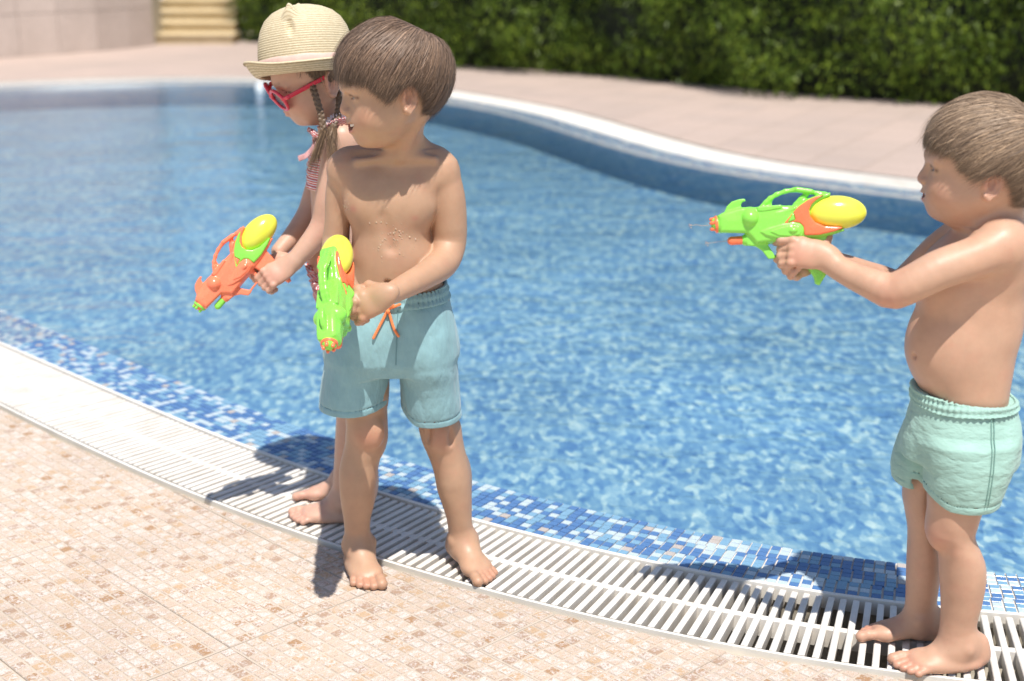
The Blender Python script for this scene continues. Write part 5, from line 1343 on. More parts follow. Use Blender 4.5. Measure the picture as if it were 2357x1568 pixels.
# ------------------------------------------------------------------ the fair-haired boy on the right, seen from his left
SKIN_B = mat_skin('skin_light', (0.54, 0.335, 0.230), (0.57, 0.24, 0.165))
M_HAIR_B = mat_hair('light_brown_hair', (0.090,0.055,0.035), (0.44,0.305,0.195), 0.58)
M_SHORTS_B = mat_swim('mint_swim_cloth', (0.335,0.525,0.455), 2.2, 17)
def boy_right():
    Y = 2.31; Yn, Yf = 2.262, 2.362
    root = empty('person', (*G(2170, 1505)[:2], 0)); prop(root, 'small boy with short light brown hair and mint green shorts at the right edge', 'person')
    F = Field((0.26, 2.10, -0.004), (0.96, 2.56, 1.10), BH)
    F.loft(st([(528,2200,2352,Y,.050),(560,2172,2366,Y,.068),(620,2142,2368,Y,.076),(700,2118,2356,Y,.078),(760,2100,2347,Y,.080),(811,2096,2333,Y,.078),(862,2107,2323,Y,.077),(890,2118,2318,Y,.076),(940,2124,2312,Y,.074),(990,2115,2315,Y,.072)]), k=0, e=2.2)
    F.ell(P(2190, 800, Y), (0.068, 0.072, 0.070), k=0.03)
    F.ell(P(2188, 640, Y), (0.052, 0.066, 0.055), k=0.03)
    F.ell(P(2300, 600, Y-.045), (0.050, 0.036, 0.055), k=0.03)                # shoulder blade
    F.ell(P(2304, 566, Yn-.018), (0.041, 0.037, 0.040), k=0.03); F.ell(P(2235, 522, Yf+.02), (0.036, 0.036, 0.036), k=0.03)
    F.cap(P(2290, 520, Y), P(2287, 430, Y), 0.041, 0.040, k=0.03); F.cap(P(2300, 500, Y), P(2308, 556, Yn-.005), 0.027, 0.026, k=0.03)
    F.ell(P(2245, 505, Y-.01), (0.034, 0.036, 0.018), k=0.02)
    limb(F, [(P(2300,570,Yn-.022),.0350),(P(2235,596,Yn-.038),.0335),(P(2160,622,Yn-.050),.0320),(P(2095,655,Yn-.050),.0300),(P(2055,670,Yn-.040),.0295),(P(2010,655,Yn-.025),.0255),(P(1950,628,Yn+.005),.0212),(P(1902,600,Yn+.030),.0190)], k=0.014)
    limb(F, [(P(2225,528,Yf+.02),.030),(P(2160,572,Yf+.04),.0270),(P(2100,632,Yf+.055),.0260),(P(2075,655,Yf+.055),.0265),(P(2020,640,Yf+.035),.0240),(P(1950,615,Yf-.01),.0205),(P(1893,596,Yf-.04),.0180)], k=0.012)
    # near hand over the grip, far hand behind it
    grip_hand(F, rot_from(_p(-0.93, -0.10, 0.15), _p(0.10, -0.10, -1.0)), P(1867, 585, Yn+.030), 1.0, side=-1, curl=1.0, index=(10, 62, 95), thumb=False)
    grip_hand(F, rot_from(_p(-0.85, 0.35, -0.20), _p(0.25, 0.30, 0.95)), P(1858, 600, Yn+.075), 0.98, side=1, curl=0.9, thumb=False)
    F.chain([(P(1880,575,Yn+.05), .0125), (P(1897,560,Yn+.055), .0100), (P(1905,545,Yn+.06), .0088)], k=0.005)
    lf = [(640,494,620,.046),(700,490,620,.045),(760,500,622,.044),(850,513,640,.040),(950,511,657,.041),(1020,508,659,.041),(1100,505,655,.037),(1180,502,646,.031),(1240,500,643,.028),(1290,505,645,.027)]
    F.loft(st([(y,a,c,Yf,d) for y,a,c,d in lf], z6)+st([(1060,2082,2170,Yf,.050),(1010,2096,2190,Yf,.050),(950,2112,2210,Y,.050)]), k=0.012)
    ln = [(700,606,864,.052),(740,606,860,.051),(800,604,842,.049),(850,612,827,.046),(900,640,831,.044),(950,655,853,.045),(1000,660,872,.045),(1050,662,878,.044),(1100,665,875,.042),(1200,669,857,.035),(1290,666,836,.029),(1360,655,838,.028),(1420,655,842,.028)]
    F.loft(st([(y,a,c,Yn,d) for y,a,c,d in ln], z6)+st([(1100,2150,2270,Yn,.052),(1040,2150,2280,Yn,.055),(960,2160,2300,Y,.060)]), k=0.012)
    F.ell(q(z6,652,860,Yn), (0.018,0.026,0.028), k=0.020)
    a1 = q(z6,575,1300,Yf); a2 = q(z6,750,1400,Yn)
    f1 = np.array((a1[0], Yf, 0.0)); f2 = np.array((a2[0]+.004, Yn, 0.0))
    foot(F, f1, 172, 0.158, big=1); foot(F, f2, 187, 0.163, big=-1)
    F.cap(a1, (f1[0], f1[1], 0.048), 0.0275, 0.027, k=0.012); F.cap(a2, (f2[0], f2[1], 0.048), 0.0275, 0.028, k=0.012)
    F.ell(P(2101, 820, Y-.03), (0.008, 0.006, 0.0055), k=0.004, op='sub')     # navel
    R = rot_from((-0.97, 0.22, 0.045), (0.04, -0.02, 1.0)); ear = P(2277, 421, Y-.070); o = ear-R @ np.array((-0.014, 0.067, -0.010))*0.99
    H = head(F, R, o, 0.99, 'grin', 0.90)
    fl = [('flush', q(z6,650,880,Yn-.02), (.03,.03,.03), .5), ('flush', P(2052,690,Yn-.05), (.03,.03,.025), .65), ('flush', P(1835,590,Yn+.02), (.03,.03,.03), .5),
          ('flush', f1+np.array((-.085,.012,.01)), (.035,.035,.014), .65), ('flush', f2+np.array((-.088,-.01,.01)), (.035,.035,.014), .65), ('flush', f2+np.array((.03,0,.01)), (.02,.03,.02), .6)]
    body = finish_body(F, 'small_boy_body', H, SKIN_B, 'grin', 0.45, fl, root, 0.90)
    body.matrix_parent_inverse = Matrix.Translation(root.location).inverted()
    face_parts(H, root, 'grin', 0.90, (0.16,0.10,0.06))
    hem = keyed([(0,.040),(25,.040),(45,.036),(60,.016),(72,.006),(84,.018),(100,.022),(112,.006),(128,-.022),(150,-.040),(180,-.046)])
    put('hair', hair_mesh('hair', H, 32000, hem, pole=(-0.62,0.10,0.78), seed=8, thick=0.017, swirl=1.0, locks=1500, width=0.00075, wob=0.006, sweep=lambda ph, th: 0.25*np.exp(-th)), root, M_HAIR_B)
    w_ = st([(150,535,1000,Y,.080),(200,540,1006,Y,.082),(260,533,1014,Y,.086),(300,522,1022,Y,.089),(350,508,1029,Y,.090),(420,490,1030,Y,.090),(480,485,1020,Y,.086)], z6)
    ll = st([(800,612,925,Yn,.056),(738,604,928,Yn,.058),(690,598,945,Yn,.060),(640,593,963,Yn,.062),(580,592,988,Yn,.064),(520,590,1008,Yn,.064),(440,588,1022,Yn,.060),(360,600,1020,Yn+.02,.060)], z6)
    rl = st([(680,448,640,Yf,.050),(620,446,640,Yf,.052),(580,441,650,Yf,.054),(520,447,680,Yf,.058),(440,470,720,Yf,.060),(360,500,760,Yf-.01,.060)], z6)
    Ym = Y+.004
    SD = simple('mint_stitching', (0.20,0.36,0.31), 0.8)
    hn = P(2200, 1155, Yn)[2]; hf = P(2085, 1103, Yf)[2]; xn = q(z6, 592, 660, Yn)[0]
    VS2 = shorts(root, M_SHORTS_B, (0.46, 2.14, 0.24), (0.86, 2.46, 0.60), w_, ll, rl, q(z6, 780, 225, Y)[2], lambda x, y: hn+0.022*np.clip((xn+.035-x)/.035, 0, 1)**1.5, lambda x, y: hf-0.05*np.clip(x-xn, -.1, 0.0)*0-0.0, lambda x, y: y < Ym, 9, 0.0046)
    for dx in (0, 14): seam(root, VS2, pix_line(z6(925+dx, 290), z6(866+dx, 728), Yn-.05), Y, SD, 0.0008)
    B = Field((0.48, 2.16, 0.48), (0.86, 2.44, 0.66), 0.0018)
    wb_ = st([(262,533,1013,Y,.087),(235,538,1011,Y,.086),(205,542,1008,Y,.083),(185,543,1004,Y,.081)], z6)
    zt, zb = q(z6,780,196,Y)[2], q(z6,780,262,Y)[2]
    B.loft(wb_, k=0, e=2.2, grow=0.0035); C_ = Field((0.48, 2.16, 0.48), (0.86, 2.44, 0.66), 0.0018); C_.loft(wb_, k=0, e=2.2, grow=-0.003); B.A = np.maximum(B.A, -C_.A)
    cx_, cy_ = q(z6,780,220,Y)[0], Y
    B.apply(lambda x, y, z: 0.0013*np.sin(np.arctan2((y-cy_)/.085, (x-cx_)/.11)*66)+0.0013*np.cos((z-zb)*2*math.pi/(zt-zb)*2), (0.48, 2.16, 0.48), (0.86, 2.44, 0.66), 0, 'off', pad=0)
    B.apply(lambda x, y, z: np.maximum((z-zt)+0.10*(x-cx_)+0*y, (zb-z)-0.10*(x-cx_)+0*y), (0.48, 2.16, 0.48), (0.86, 2.44, 0.66), 0, 'int', pad=0)
    meb, VB = B.mesh('waistband', 1); put('waistband', meb, root, M_SHORTS_B)
    VB = np.vstack([VB, VS2]); D = Field((0.48, 2.14, 0.50), (0.64, 2.34, 0.66), 0.0011)
    for pts in ([(545,243),(560,240),(575,237),(590,236),(606,235),(624,232)], [(570,218),(582,208),(588,220),(578,232),(592,240),(604,238)]):
        ww = []
        for x, y in pts:
            p = q(z6, x, y, Y-.05); m_ = (np.abs(VB[:, 0]-p[0]) < .004) & (np.abs(VB[:, 2]-p[2]) < .005)
            if m_.any(): p[1] = VB[m_, 1].min()-.002
            ww.append(p)
        limb(D, [(p, .0028) for p in ww], k=0.0008)
    put('drawstring', D.mesh('drawstring', 0)[0], root, simple('speckled_cord', (0.55,0.58,0.56), 0.7, 700, 0.9, 0.5, 1400))
    return root, H
# ------------------------------------------------------------------ the girl in the straw hat, behind the dark-haired boy
SKIN_G = mat_skin('skin_fair', (0.57, 0.365, 0.27), (0.60, 0.27, 0.20))
M_HAIR_G = mat_hair('ash_brown_hair', (0.070,0.042,0.025), (0.21,0.135,0.078), 0.5)
def mat_straw():
    g = NT('straw'); co = g.objc(); sep = g.n('SeparateXYZ'); g.put(sep.inputs[0], co)
    ring = g.attr('cell'); sp = g.n('SeparateColor'); g.put(sp.inputs[0], ring)
    n = g.noise(co, 60, 4, 0.6); mp = g.n('Mapping'); g.put(mp.inputs[0], co); mp.inputs['Scale'].default_value = (1, 1, 6)
    fib = g.noise(mp.outputs[0], 150, 3, 0.7)
    c = g.mix(g.mapr(fib, 0.35, 0.65), (0.56,0.455,0.28), (0.74,0.65,0.46)); c = g.mix(g.math('MULTIPLY', sp.outputs[0], 0.75), c, (0.30,0.21,0.10))
    g.pbr(c, 0.75, g.bump(fib, 0.6, 0.0008)); return g.m
def mat_stripe(name, scale=120, rot=(0, 0, 0), dirn='Z'):
    g = NT(name); mp = g.n('Mapping'); g.put(mp.inputs[0], g.pos()); mp.inputs['Rotation'].default_value = rot
    wv = g.n('TexWave'); wv.wave_type = 'BANDS'; wv.bands_direction = dirn; wv.inputs['Scale'].default_value = scale; wv.inputs['Distortion'].default_value = 1.2; wv.inputs['Detail Scale'].default_value = 6.0; g.put(wv.inputs['Vector'], mp.outputs[0])
    c = g.mix(g.mapr(wv.outputs[1], 0.42, 0.58), (0.55,0.045,0.045), (0.74,0.66,0.66))
    g.pbr(c, 0.7, g.bump(g.noise(g.pos(), 500, 2), 0.15, 0.0005)); return g.m
def girl():
    Y = 2.97; Yn, Yf = 2.912, 3.03
    root = empty('person', (*G(775, 1180)[:2], 0)); prop(root, 'girl in a straw hat and pink sunglasses with braids, holding a coral water gun', 'person')
    F = Field((-0.60, 2.74, -0.004), (-0.20, 3.16, 1.10), BH)
    F.loft(st([(300,738,822,Y,.050),(335,726,838,Y,.066),(380,718,842,Y,.072),(430,716,838,Y,.071),(490,718,835,Y,.068),(545,717,838,Y,.068),(600,718,846,Y,.074),(650,724,856,Y,.082),(700,738,858,Y,.084),(740,750,850,Y,.074)]), k=0, e=2.15)
    F.ell(P(760, 590, Y-.005), (0.045, 0.058, 0.055), k=0.03)
    F.ell(P(787, 330, Yn+.010), (0.040, 0.038, 0.040), k=0.03); F.ell(P(765, 325, Yf), (0.034, 0.034, 0.036), k=0.03)
    F.cap(P(785, 310, Y), P(772, 230, Y), 0.035, 0.033, k=0.03); F.cap(P(785, 290, Y), P(787, 318, Yn), 0.026, 0.028, k=0.03)
    limb(F, [(P(785,338,Yn),.0350),(P(768,400,Yn-.012),.0310),(P(757,460,Yn-.020),.0290),(P(748,512,Yn-.020),.0285),(P(735,536,Yn-.025),.0265),(P(708,568,Yn-.035),.0225),(P(680,598,Yn-.045),.0180)], k=0.010)
    limb(F, [(P(760,335,Yf),.030),(P(738,400,Yf+.005),.0250),(P(722,455,Yf),.0245),(P(710,490,Yf-.01),.0240),(P(680,535,Yf-.04),.0210),(P(642,578,Yf-.075),.0165)], k=0.010)
    grip_hand(F, rot_from(_p(-0.78, 0.55, -0.10), _p(0.25, -0.45, -0.86)), P(647, 622, Yn-.055), 0.98, side=-1, curl=0.95, thumb=False)
    grip_hand(F, rot_from(_p(-0.85, 0.40, 0.10), _p(0.35, 0.25, 0.90)), P(628, 612, Yn+.010), 0.95, side=1, curl=0.9, thumb=False)
    F.chain([(P(640,600,Yf-.09), .0115), (P(621,597,Yf-.11), .0092), (P(608,606,Yf-.12), .0078)], k=0.004)
    F.loft(st([(1165,766,812,Yn,.025),(1135,766,812,Yn,.026),(1100,767,818,Yn,.030),(1050,770,836,Yn,.040),(1000,772,846,Yn,.043),(950,774,848,Yn,.041),(905,770,850,Yn,.044),(850,760,852,Yn,.050),(790,748,852,Yn,.056),(730,742,856,Yn,.060),(680,742,856,Yn+.02,.060)]), k=0.012)
    F.loft(st([(1110,772,815,Yf,.024),(1070,775,818,Yf,.028),(1000,778,840,Yf,.041),(930,780,842,Yf,.040),(850,772,845,Yf,.048),(760,765,850,Yf,.056),(690,760,850,Yf-.02,.058)]), k=0.012)
    f1 = np.array((P(790,1170,Yn)[0], Yn, 0.0)); f2 = np.array((P(788,1120,Yf)[0], Yf, 0.0))
    foot(F, f1, 183, 0.165, big=-1); foot(F, f2, 174, 0.150, big=1)
    F.cap(P(789,1150,Yn), (f1[0], f1[1], .05), 0.0265, 0.027, k=0.012); F.cap(P(791,1100,Yf), (f2[0], f2[1], .05), 0.0260, 0.026, k=0.012)
    R = rot_from((-0.88, -0.36, -0.34), (-0.32, -0.26, 0.90)); ear = P(757, 194, Y-.072); o = ear-R @ np.array((-0.014, 0.067, -0.010))*0.94
    H = head(F, R, o, 0.94, 'closed', 0.97, 0.93)
    fl = [('flush', f1+np.array((-.088,0,.01)), (.035,.035,.014), .7), ('flush', f2+np.array((-.085,0,.01)), (.035,.035,.014), .8), ('flush', f1+np.array((.03,0,.01)), (.02,.03,.02), .5),
          ('flush', P(745,520,Yn-.03), (.03,.03,.03), .35), ('flush', P(630,635,Yn-.07), (.03,.03,.03), .5), ('flush', P(615,605,Yn), (.02,.03,.02), .6)]
    body = finish_body(F, 'girl_body', H, SKIN_G, 'closed', 0.6, fl, root, 0.95)
    body.matrix_parent_inverse = Matrix.Translation(root.location).inverted()
    face_parts(H, root, 'closed', 0.95, (0.12,0.08,0.05))
    hem = keyed([(0,.066),(30,.062),(55,.040),(75,.012),(90,.000),(110,-.018),(140,-.040),(180,-.052)])
    put('hair', hair_mesh('hair', H, 9000, hem, pole=(-0.15,0.0,0.98), seed=12, thick=0.004, base=0.002, locks=400, width=0.0010, inward=lambda az: 0.95+0*az, rad=(0.088,0.0725,0.081), smin=0.74, smax=0.92, cap=False), root, M_HAIR_G)
    # braids: three strands plaited round a curved line, then a loose tail
    def braid(name, pts, rad, tail, seed):
        C = np.array(pts); t = np.r_[0, np.cumsum(np.linalg.norm(np.diff(C, axis=0), axis=1))]; n = int(t[-1]/0.0022); u = np.linspace(0, t[-1], n)
        c = np.stack([np.interp(u, t, C[:, i]) for i in range(3)], 1)
        for _ in range(12): c[1:-1] = (c[:-2]+c[1:-1]*2+c[2:])/4
        tg = np.gradient(c, axis=0); tg /= np.linalg.norm(tg, axis=1)[:, None]; sx = np.cross(tg, (0, 1, 0)); sx /= np.linalg.norm(sx, axis=1)[:, None]; sy = np.cross(sx, tg)
        Fb = Field(c.min(0)-0.02, c.max(0)+0.02, 0.0013)
        for k in range(3):
            ph = u/0.030*2*math.pi+k*2*math.pi/3; p = c+sx*(np.sin(ph)*rad*0.72)[:, None]+sy*(np.sin(2*ph)*rad*0.42)[:, None]
            for a, b_ in zip(p[:-1:2], p[2::2]): Fb.cap(a, b_, rad*0.56, rad*0.56, k=0.0004)
        me, V = Fb.mesh(name, 1); r = np.random.RandomState(seed); cc = r.uniform(0, 1, len(V)); set_color(me, 'cell', np.stack([0.25+0.5*cc, 0*cc, 0*cc], 1)); b1 = put('braid', me, root, M_HAIR_G)
        # loose tail of ribbons
        N = 260; K = 8; T0_ = c[-1]; T1 = np.array(tail); tt = np.linspace(0, 1, K)[None, :, None]
        off = r.normal(size=(N, 1, 3))*0.0035; sp = r.normal(size=(N, 1, 3))*np.array((0.0055, 0.006, 0.010)); ln = r.uniform(0.45, 1.05, (N, 1, 1))
        Pp = T0_+off+(T1-T0_)*tt*ln+sp*tt**1.3+np.sin(tt*6+r.uniform(0, 6, (N, 1, 1)))*0.0016*tt
        sd = np.array((1.0, 0, 0.15))*0.0006*(1.05-tt); A = Pp-sd; Bv = Pp+sd; Vv = np.stack([A, Bv], 2).reshape(-1, 3); idg = np.arange(N*K*2).reshape(N, K, 2)
        Q = np.stack([idg[:, :-1, 0], idg[:, :-1, 1], idg[:, 1:, 1], idg[:, 1:, 0]], -1).reshape(-1, 4); me = mesh_np('tail', Vv, Q, True)
        rc = np.repeat(0.35+0.65*r.uniform(0, 1, N), K*2); set_color(me, 'cell', np.stack([rc, (rc > .9)*1.0, 0*rc], 1)); put('hair_tail', me, root, M_HAIR_G)
    braid('braid', [q(z1,482,425,Yn-.020), q(z1,495,480,Yn-.030), q(z1,520,560,Yn-.040), q(z1,545,640,Yn-.045), q(z1,560,720,Yn-.050), q(z1,562,750,Yn-.052)], 0.0062, P(712, 400, Yn-.055), 3)
    braid('braid', [q(z1,640,520,Yn+.01), q(z1,655,570,Yn+.0), q(z1,648,620,Yn-.01), q(z1,636,680,Yn-.02), q(z1,610,730,Yn-.035)], 0.0060, P(765, 370, Yn-.050), 4)
    # straw hat, built in its own frame; its brim is turned up
    hat = empty('straw_hat'); prop(hat, 'straw hat with small pinched ears and a pale pink ribbon on the girl\'s head', 'hat')
    hup = np.array(_p(-0.10, -0.99, -0.10)); Rh = rot_from(_p(-0.99, 0.10, -0.12), hup); ho = P(709, 166, Y-.040)
    hat.matrix_world = Matrix.Translation(ho) @ Matrix([list(r_)+[0] for r_ in Rh]+[[0, 0, 0, 1]]) @ Matrix.Scale(1.05, 4)
    prof = [(0.1150,0.0085),(0.1143,0.0125),(0.1110,0.0105),(0.1065,0.0030),(0.1005,-0.0035),(0.0935,-0.0060),(0.0888,-0.0035),(0.0880,0.004),(0.0878,0.022),(0.0865,0.042),(0.0840,0.062),(0.0785,0.082),(0.069,0.100),(0.055,0.113),(0.038,0.121),(0.019,0.1255),(0.002,0.1265)]
    pr = np.array(prof); d_ = np.r_[0, np.cumsum(np.linalg.norm(np.diff(pr, axis=0), axis=1))]; n = 250; u = np.linspace(0, d_[-1], n)
    rr = np.interp(u, d_, pr[:, 0]); zz = np.interp(u, d_, pr[:, 1])
    for _ in range(6): rr[1:-1] = (rr[:-2]+rr[1:-1]*2+rr[2:])/4; zz[1:-1] = (zz[:-2]+zz[1:-1]*2+zz[2:])/4
    tr = np.gradient(rr); tz = np.gradient(zz); ln = np.hypot(tr, tz); nr_, nz_ = -tz/ln*-1, -tr/ln
    pit = 0.0046; phs = (u % pit)/pit; ridge = np.sqrt(np.clip(1-(2*phs-1)**2, 0, 1)); m = 200
    th = np.linspace(0, 2*math.pi, m, endpoint=False)
    def hat_shell(sgn, off):
        V = np.zeros((n, m, 3)); tht = th[None, :]
        r2 = rr[:, None]+off*0; 
        rad_ = (rr+nr_*(off+ridge*0.0011*sgn))[:, None]*np.ones_like(tht); z_ = (zz+nz_*(off+ridge*0.0011*sgn))[:, None]*np.ones_like(tht)
        ov = 1+0.05*np.cos(2*tht); brim = np.clip((rr[:, None]-0.089)/0.02, 0, 1); z_ = z_+brim*(0.003*np.cos(2*tht+0.5)+0.0015*np.sin(5*tht)); z_ = z_+(brim*0.011*np.abs(np.cos(tht))**1.5)
        V[..., 0] = rad_*np.cos(tht)*ov; V[..., 1] = rad_*np.sin(tht)*(2-ov)*0.97; V[..., 2] = z_
        # two pinched ears
        for (ex, ey, ez, hgt) in ((0.020, 0.058, 0.098, 0.030), (0.004, -0.040, 0.118, 0.022)):
            dv = V-np.array((ex, ey, ez)); dd = np.sqrt((dv[..., 0]/0.020)**2+(dv[..., 1]/0.016)**2+(dv[..., 2]/0.020)**2); f_ = np.clip(1-dd, 0, 1)**1.2
            dirn = np.array((0.1, 0.35*np.sign(ey), 1.0)); V = V+dirn*(f_*hgt)[..., None]
            if ey > 0:
                dv = V-np.array((ex+0.004, ey+0.018, ez-0.022)); dd = np.sqrt((dv[..., 0]/0.010)**2+(dv[..., 1]/0.03)**2+(dv[..., 2]/0.020)**2); f_ = np.clip(1-dd, 0, 1); V = V-np.array((0, 0.012, -0.002))*f_[..., None]
        return V
    Vo = hat_shell(1, 0.0008); Vi = hat_shell(-1, -0.0016); idx = np.arange(n*m).reshape(n, m); nx = np.roll(idx, -1, 1)
    Qo = np.stack([idx[:-1], nx[:-1], nx[1:], idx[1:]], -1).reshape(-1, 4); Qi = Qo[:, ::-1]+n*m
    rim = np.stack([idx[0], idx[0]+n*m, nx[0]+n*m, nx[0]], -1)
    me = mesh_np('crown_and_brim', np.vstack([Vo.reshape(-1, 3), Vi.reshape(-1, 3)]), np.vstack([Qo, Qi, rim]), True)
    gr = np.repeat(np.exp(-(np.minimum(phs, 1-phs)/0.14)**2), m); gr = np.r_[gr, gr]; set_color(me, 'cell', np.stack([gr, gr, gr], 1)); link('crown_and_brim', me, hat, mat_straw())
    # ribbon
    V, Fq = [], []; m2 = 120
    for i in range(m2):
        t_ = 2*math.pi*i/m2; ov = 1+0.05*math.cos(2*t_); rb = 0.0915
        for (rd, z_) in ((rb, 0.000), (rb+0.0012, 0.003), (rb, 0.014), (rb+0.0004, 0.0215), (rb-0.0018, 0.0255)): V.append((rd*math.cos(t_)*ov, rd*math.sin(t_)*(2-ov)*0.97, z_+0.0008*math.sin(t_*9)))
    for i in range(m2):
        for j in range(4): a_, b_ = 5*i+j, 5*((i+1) % m2)+j; Fq.append((a_, b_, b_+1, a_+1))
    link('ribbon', mesh_from('ribbon', V, Fq, True), hat, simple('pink_ribbon', (0.72,0.50,0.42), 0.6, 60, 0.08))
    # sunglasses
    sg = empty('sunglasses', o); prop(sg, 'round pink-red sunglasses slid down the girl\'s nose', 'sunglasses')
    s_ = H.s; GF = Field((-0.06, -0.095, -0.075), (0.125, 0.095, 0.05), 0.0013); GF.frame = (R*s_, (0, 0, 0)); M_PINK = mat_toy('pink_red_plastic', (0.72,0.045,0.085), 0.2); lens = []
    for y in (-1, 1):
        c = np.array((0.096-0.004, y*0.0315, -0.012)); ax = np.array((0.93, y*0.20, -0.25)); ax /= np.linalg.norm(ax); A = axes(ax, (0, 1, 0)); ps = []
        for i in range(37): a_ = 2*math.pi*i/36; ps.append(c+A[:, 0]*math.cos(a_)*0.0265+A[:, 1]*math.sin(a_)*0.0250)
        for a_, b_ in zip(ps[:-1], ps[1:]): GF.cap(a_, b_, 0.0038, 0.0038, k=0.001)
        GF.cap(c+A[:, 0]*y*0.0235+np.array((0, 0, 0.006)), (0.080, y*0.066, -0.002), 0.0042, 0.0045, k=0.003)
        for dz in (-0.003, 0, 0.003): GF.cap((0.080, y*0.066, -0.002+dz), (-0.008, y*0.0755, 0.010+dz), 0.0021, 0.0019, k=0.002)
        lens.append((c, A))
    GF.cap((0.101, -0.009, -0.010), (0.101, 0.009, -0.010), 0.0030, 0.0030, k=0.002)
    link('frame', GF.mesh('frame', 1)[0], sg, M_PINK)
    g = NT('tinted_lens'); gl_ = g.n('BsdfGlossy'); gl_.inputs['Roughness'].default_value = 0.03; tr = g.n('BsdfTransparent'); tr.inputs[0].default_value = (0.50,0.22,0.24,1)
    mx = g.n('MixShader'); mx.inputs[0].default_value = 0.16; g.put(mx.inputs[1], tr.outputs[0]); g.put(mx.inputs[2], gl_.outputs[0]); g.t.links.new(mx.outputs[0], g.o.inputs[0])
    for c, A in lens:
        V = [R @ ((c+A[:, 2]*0.003)*s_)]; Fq = []
        for i in range(32): a_ = 2*math.pi*i/32; V.append(R @ ((c+A[:, 0]*math.cos(a_)*0.0260+A[:, 1]*math.sin(a_)*0.0245)*s_)); Fq.append((0, i+1, (i+1) % 32+1))
        link('lens', mesh_from('lens', V, Fq, True), sg, g.m)
    # two-piece swimsuit with frills
    top = Field((-0.50, 2.84, 0.66), (-0.26, 3.10, 0.98), 0.0019)
    tb = st([(318,736,828,Y,.056),(335,725,839,Y,.0665),(380,717,843,Y,.0725),(430,715,839,Y,.0715),(450,716,838,Y,.070)])
    top.loft(tb, k=0, e=2.15, grow=0.0075); top.apply(lambda x, y, z: 0.0016*np.sin(z*430)+0.0008*np.sin(x*260+y*260), (-0.50, 2.84, 0.66), (-0.26, 3.10, 0.98), 0, 'off', pad=0)
    zt, zb = P(780, 322, Y)[2], P(780, 428, Y)[2]; top.apply(lambda x, y, z: np.maximum(z-zt+0*x+0*y, zb-z+0*x+0*y), (-0.50, 2.84, 0.66), (-0.26, 3.10, 0.98), 0, 'int', pad=0)
    put('swim_top', top.mesh('swim_top', 1)[0], root, mat_stripe('red_white_stripe', 62))
    bot = Field((-0.50, 2.84, 0.44), (-0.24, 3.10, 0.66), 0.0019)
    bt = st([(590,717,844,Y,.073),(605,718,847,Y,.075),(650,724,857,Y,.083),(700,736,860,Y,.086),(735,745,858,Y,.080)])
    bot.loft(bt, k=0, e=2.15, grow=0.0045); bot.apply(lambda x, y, z: 0.0024*np.sin(z*300+2*np.sin(x*90))+0.0012*np.sin(x*240+y*200), (-0.50, 2.84, 0.44), (-0.24, 3.10, 0.66), 0, 'off', pad=0)
    zt, zb = P(780, 605, Y)[2], P(780, 690, Y)[2]; xf = P(735, 690, Y)[0]
    bot.apply(lambda x, y, z: np.maximum(z-zt+0*x+0*y, zb-0.3*(x-xf)*0-z+0*y), (-0.50, 2.84, 0.44), (-0.24, 3.10, 0.66), 0, 'int', pad=0)
    put('swim_bottoms', bot.mesh('swim_bottoms', 1)[0], root, mat_stripe('red_white_stripe_slanted', 62, (0.5, 0.4, 0.3)))
    def frill(name, pts, wd, out_, waves, mat, amp=0.006):
        C = np.array(pts); t = np.r_[0, np.cumsum(np.linalg.norm(np.diff(C, axis=0), axis=1))]; n_ = 90; u_ = np.linspace(0, t[-1], n_); c = np.stack([np.interp(u_, t, C[:, i]) for i in range(3)], 1)
        for _ in range(8): c[1:-1] = (c[:-2]+2*c[1:-1]+c[2:])/4
        out_ = np.array(out_); tg = np.gradient(c, axis=0); tg /= np.linalg.norm(tg, axis=1)[:, None]; nn = np.cross(tg, out_); nn /= np.linalg.norm(nn, axis=1)[:, None]; V = []
        for j in range(7):
            s_j = j/6; V.append(c+out_*wd*s_j+nn*(np.sin(u_/t[-1]*waves*2*math.pi)*amp*s_j)[:, None])
        for j in range(7):
            s_j = j/6; V.append(c+out_*wd*s_j+nn*(np.sin(u_/t[-1]*waves*2*math.pi)*amp*s_j-0.0012)[:, None])
        idx_ = np.arange(14*n_).reshape(14, n_); seq_ = list(range(7))+list(range(13, 6, -1)); Q_ = []
        for a_, b_ in zip(seq_, seq_[1:]+seq_[:1]): Q_.append(np.stack([idx_[a_, :-1], idx_[a_, 1:], idx_[b_, 1:], idx_[b_, :-1]], -1))
        put(name, mesh_np(name, np.concatenate(V), np.vstack(Q_), True), root, mat)
    M_ST = mat_stripe('red_white_frill', 95, (0, 0.8, 0.2), 'X'); M_LACE = simple('white_lace', (0.78,0.72,0.76), 0.75, 220, 0.15, 0.4, 700)
    yy = Yn-.034
    frill('shoulder_frill', [q(z1,570,748,yy+.005), q(z1,600,715,yy+.012), q(z1,650,690,yy+.022), q(z1,700,682,yy+.03), q(z1,750,705,yy+.03)], 0.019, (0.10, -0.25, 0.95), 11, M_LACE, 0.005)
    frill('strap', [q(z1,560,775,yy-.004), q(z1,585,742,yy+.000), q(z1,630,716,yy+.010), q(z1,690,705,yy+.022), q(z1,760,740,yy+.024)], 0.016, (0.05, -0.45, 0.80), 9, M_ST, 0.002)
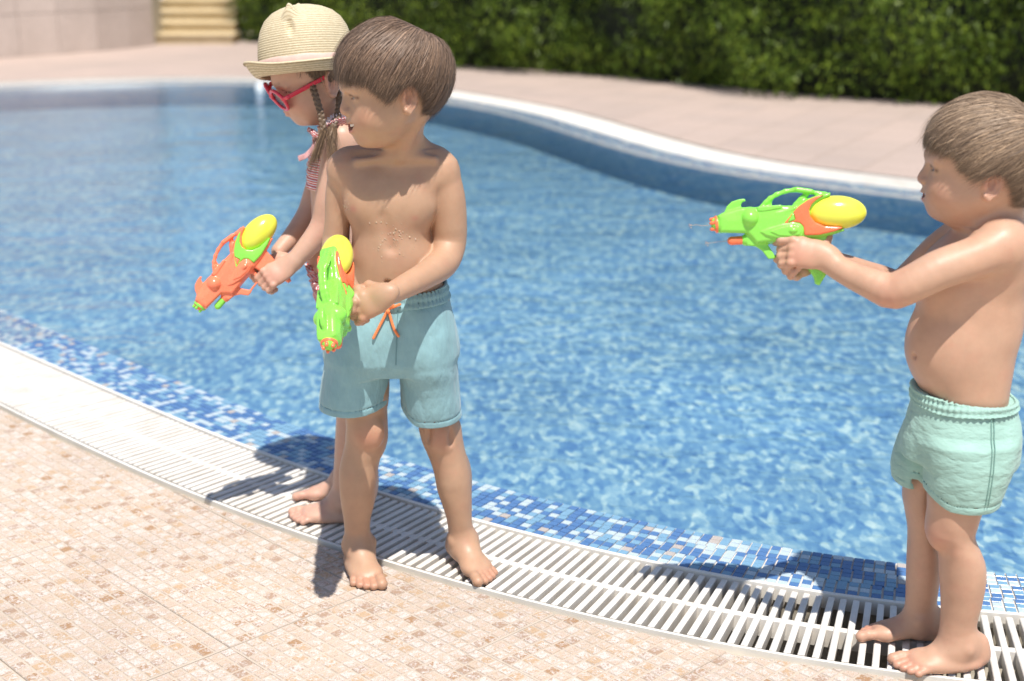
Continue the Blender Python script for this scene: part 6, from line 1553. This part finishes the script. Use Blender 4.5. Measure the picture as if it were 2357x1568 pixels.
    frill('chest_frill', [q(z1,505,740,Y-.03), q(z1,530,760,Yn-.04), q(z1,545,830,Yn-.030), q(z1,535,900,Yn-.025)], 0.016, (-0.75, -0.55, 0.15), 6, M_ST, 0.005)
    frill('bow_tail', [q(z1,520,800,Yn-.050), q(z1,490,840,Yn-.052), q(z1,455,875,Yn-.054), q(z1,415,890,Yn-.056)], 0.011, (0.2, -0.1, -1.0), 2, M_ST, 0.002)
    frill('bow_tail', [q(z1,530,765,Yn-.050), q(z1,510,745,Yn-.054), q(z1,490,750,Yn-.056)], 0.013, (0.2, -0.1, -1.0), 3, M_ST, 0.003)
    frill('waist_frill', [q(z2,772,392,Y-.02), q(z2,790,440,Yn-.02), q(z2,810,500,Yn-.01), q(z2,850,560,Yn-.008)], 0.016, (-0.70, -0.60, -0.25), 7, M_ST, 0.006)
    return root, H
boy_mid(); boy_right(); girl()

# two thin jets of water leaving the right-hand blaster, with their drops
def jet(pts, name, label):
    bm = bmesh.new(); rj = random.Random(3)
    for a, b in zip(pts[:-1], pts[1:]):
        a = Vector(a); b = Vector(b); d = b-a
        bmesh.ops.create_cone(bm, segments=8, radius1=0.0004, radius2=0.0003, depth=d.length, cap_ends=True, matrix=Matrix.Translation((a+b)/2) @ d.to_track_quat('Z', 'Y').to_matrix().to_4x4())
    for i in range(7):
        p = Vector(pts[-1])+Vector((rj.uniform(-.004, .004), rj.uniform(-.003, .003), rj.uniform(-.003, .003)))
        bmesh.ops.create_icosphere(bm, subdivisions=2, radius=rj.uniform(.0004, .0012), matrix=Matrix.Translation(p))
    me = bpy.data.meshes.new(name); bm.to_mesh(me); bm.free(); o = link(name, me, None, M_DROP); prop(o, label, 'water jet', 'water leaving the gun on the right')
a = gp('right', 262, 425); jet([a, a+np.array((-.012, 0, -.0012)), a+np.array((-.021, 0, .0008)), a+np.array((-.031, 0, -.0010))], 'water_jet', 'thin upper jet of water leaving the red nozzle ring of the right gun')
a = gp('right', 380, 528); jet([a, a+np.array((-.016, 0, -.0010)), a+np.array((-.034, 0, -.0042))], 'water_jet', 'thin lower jet of water leaving the red tip under the right gun')
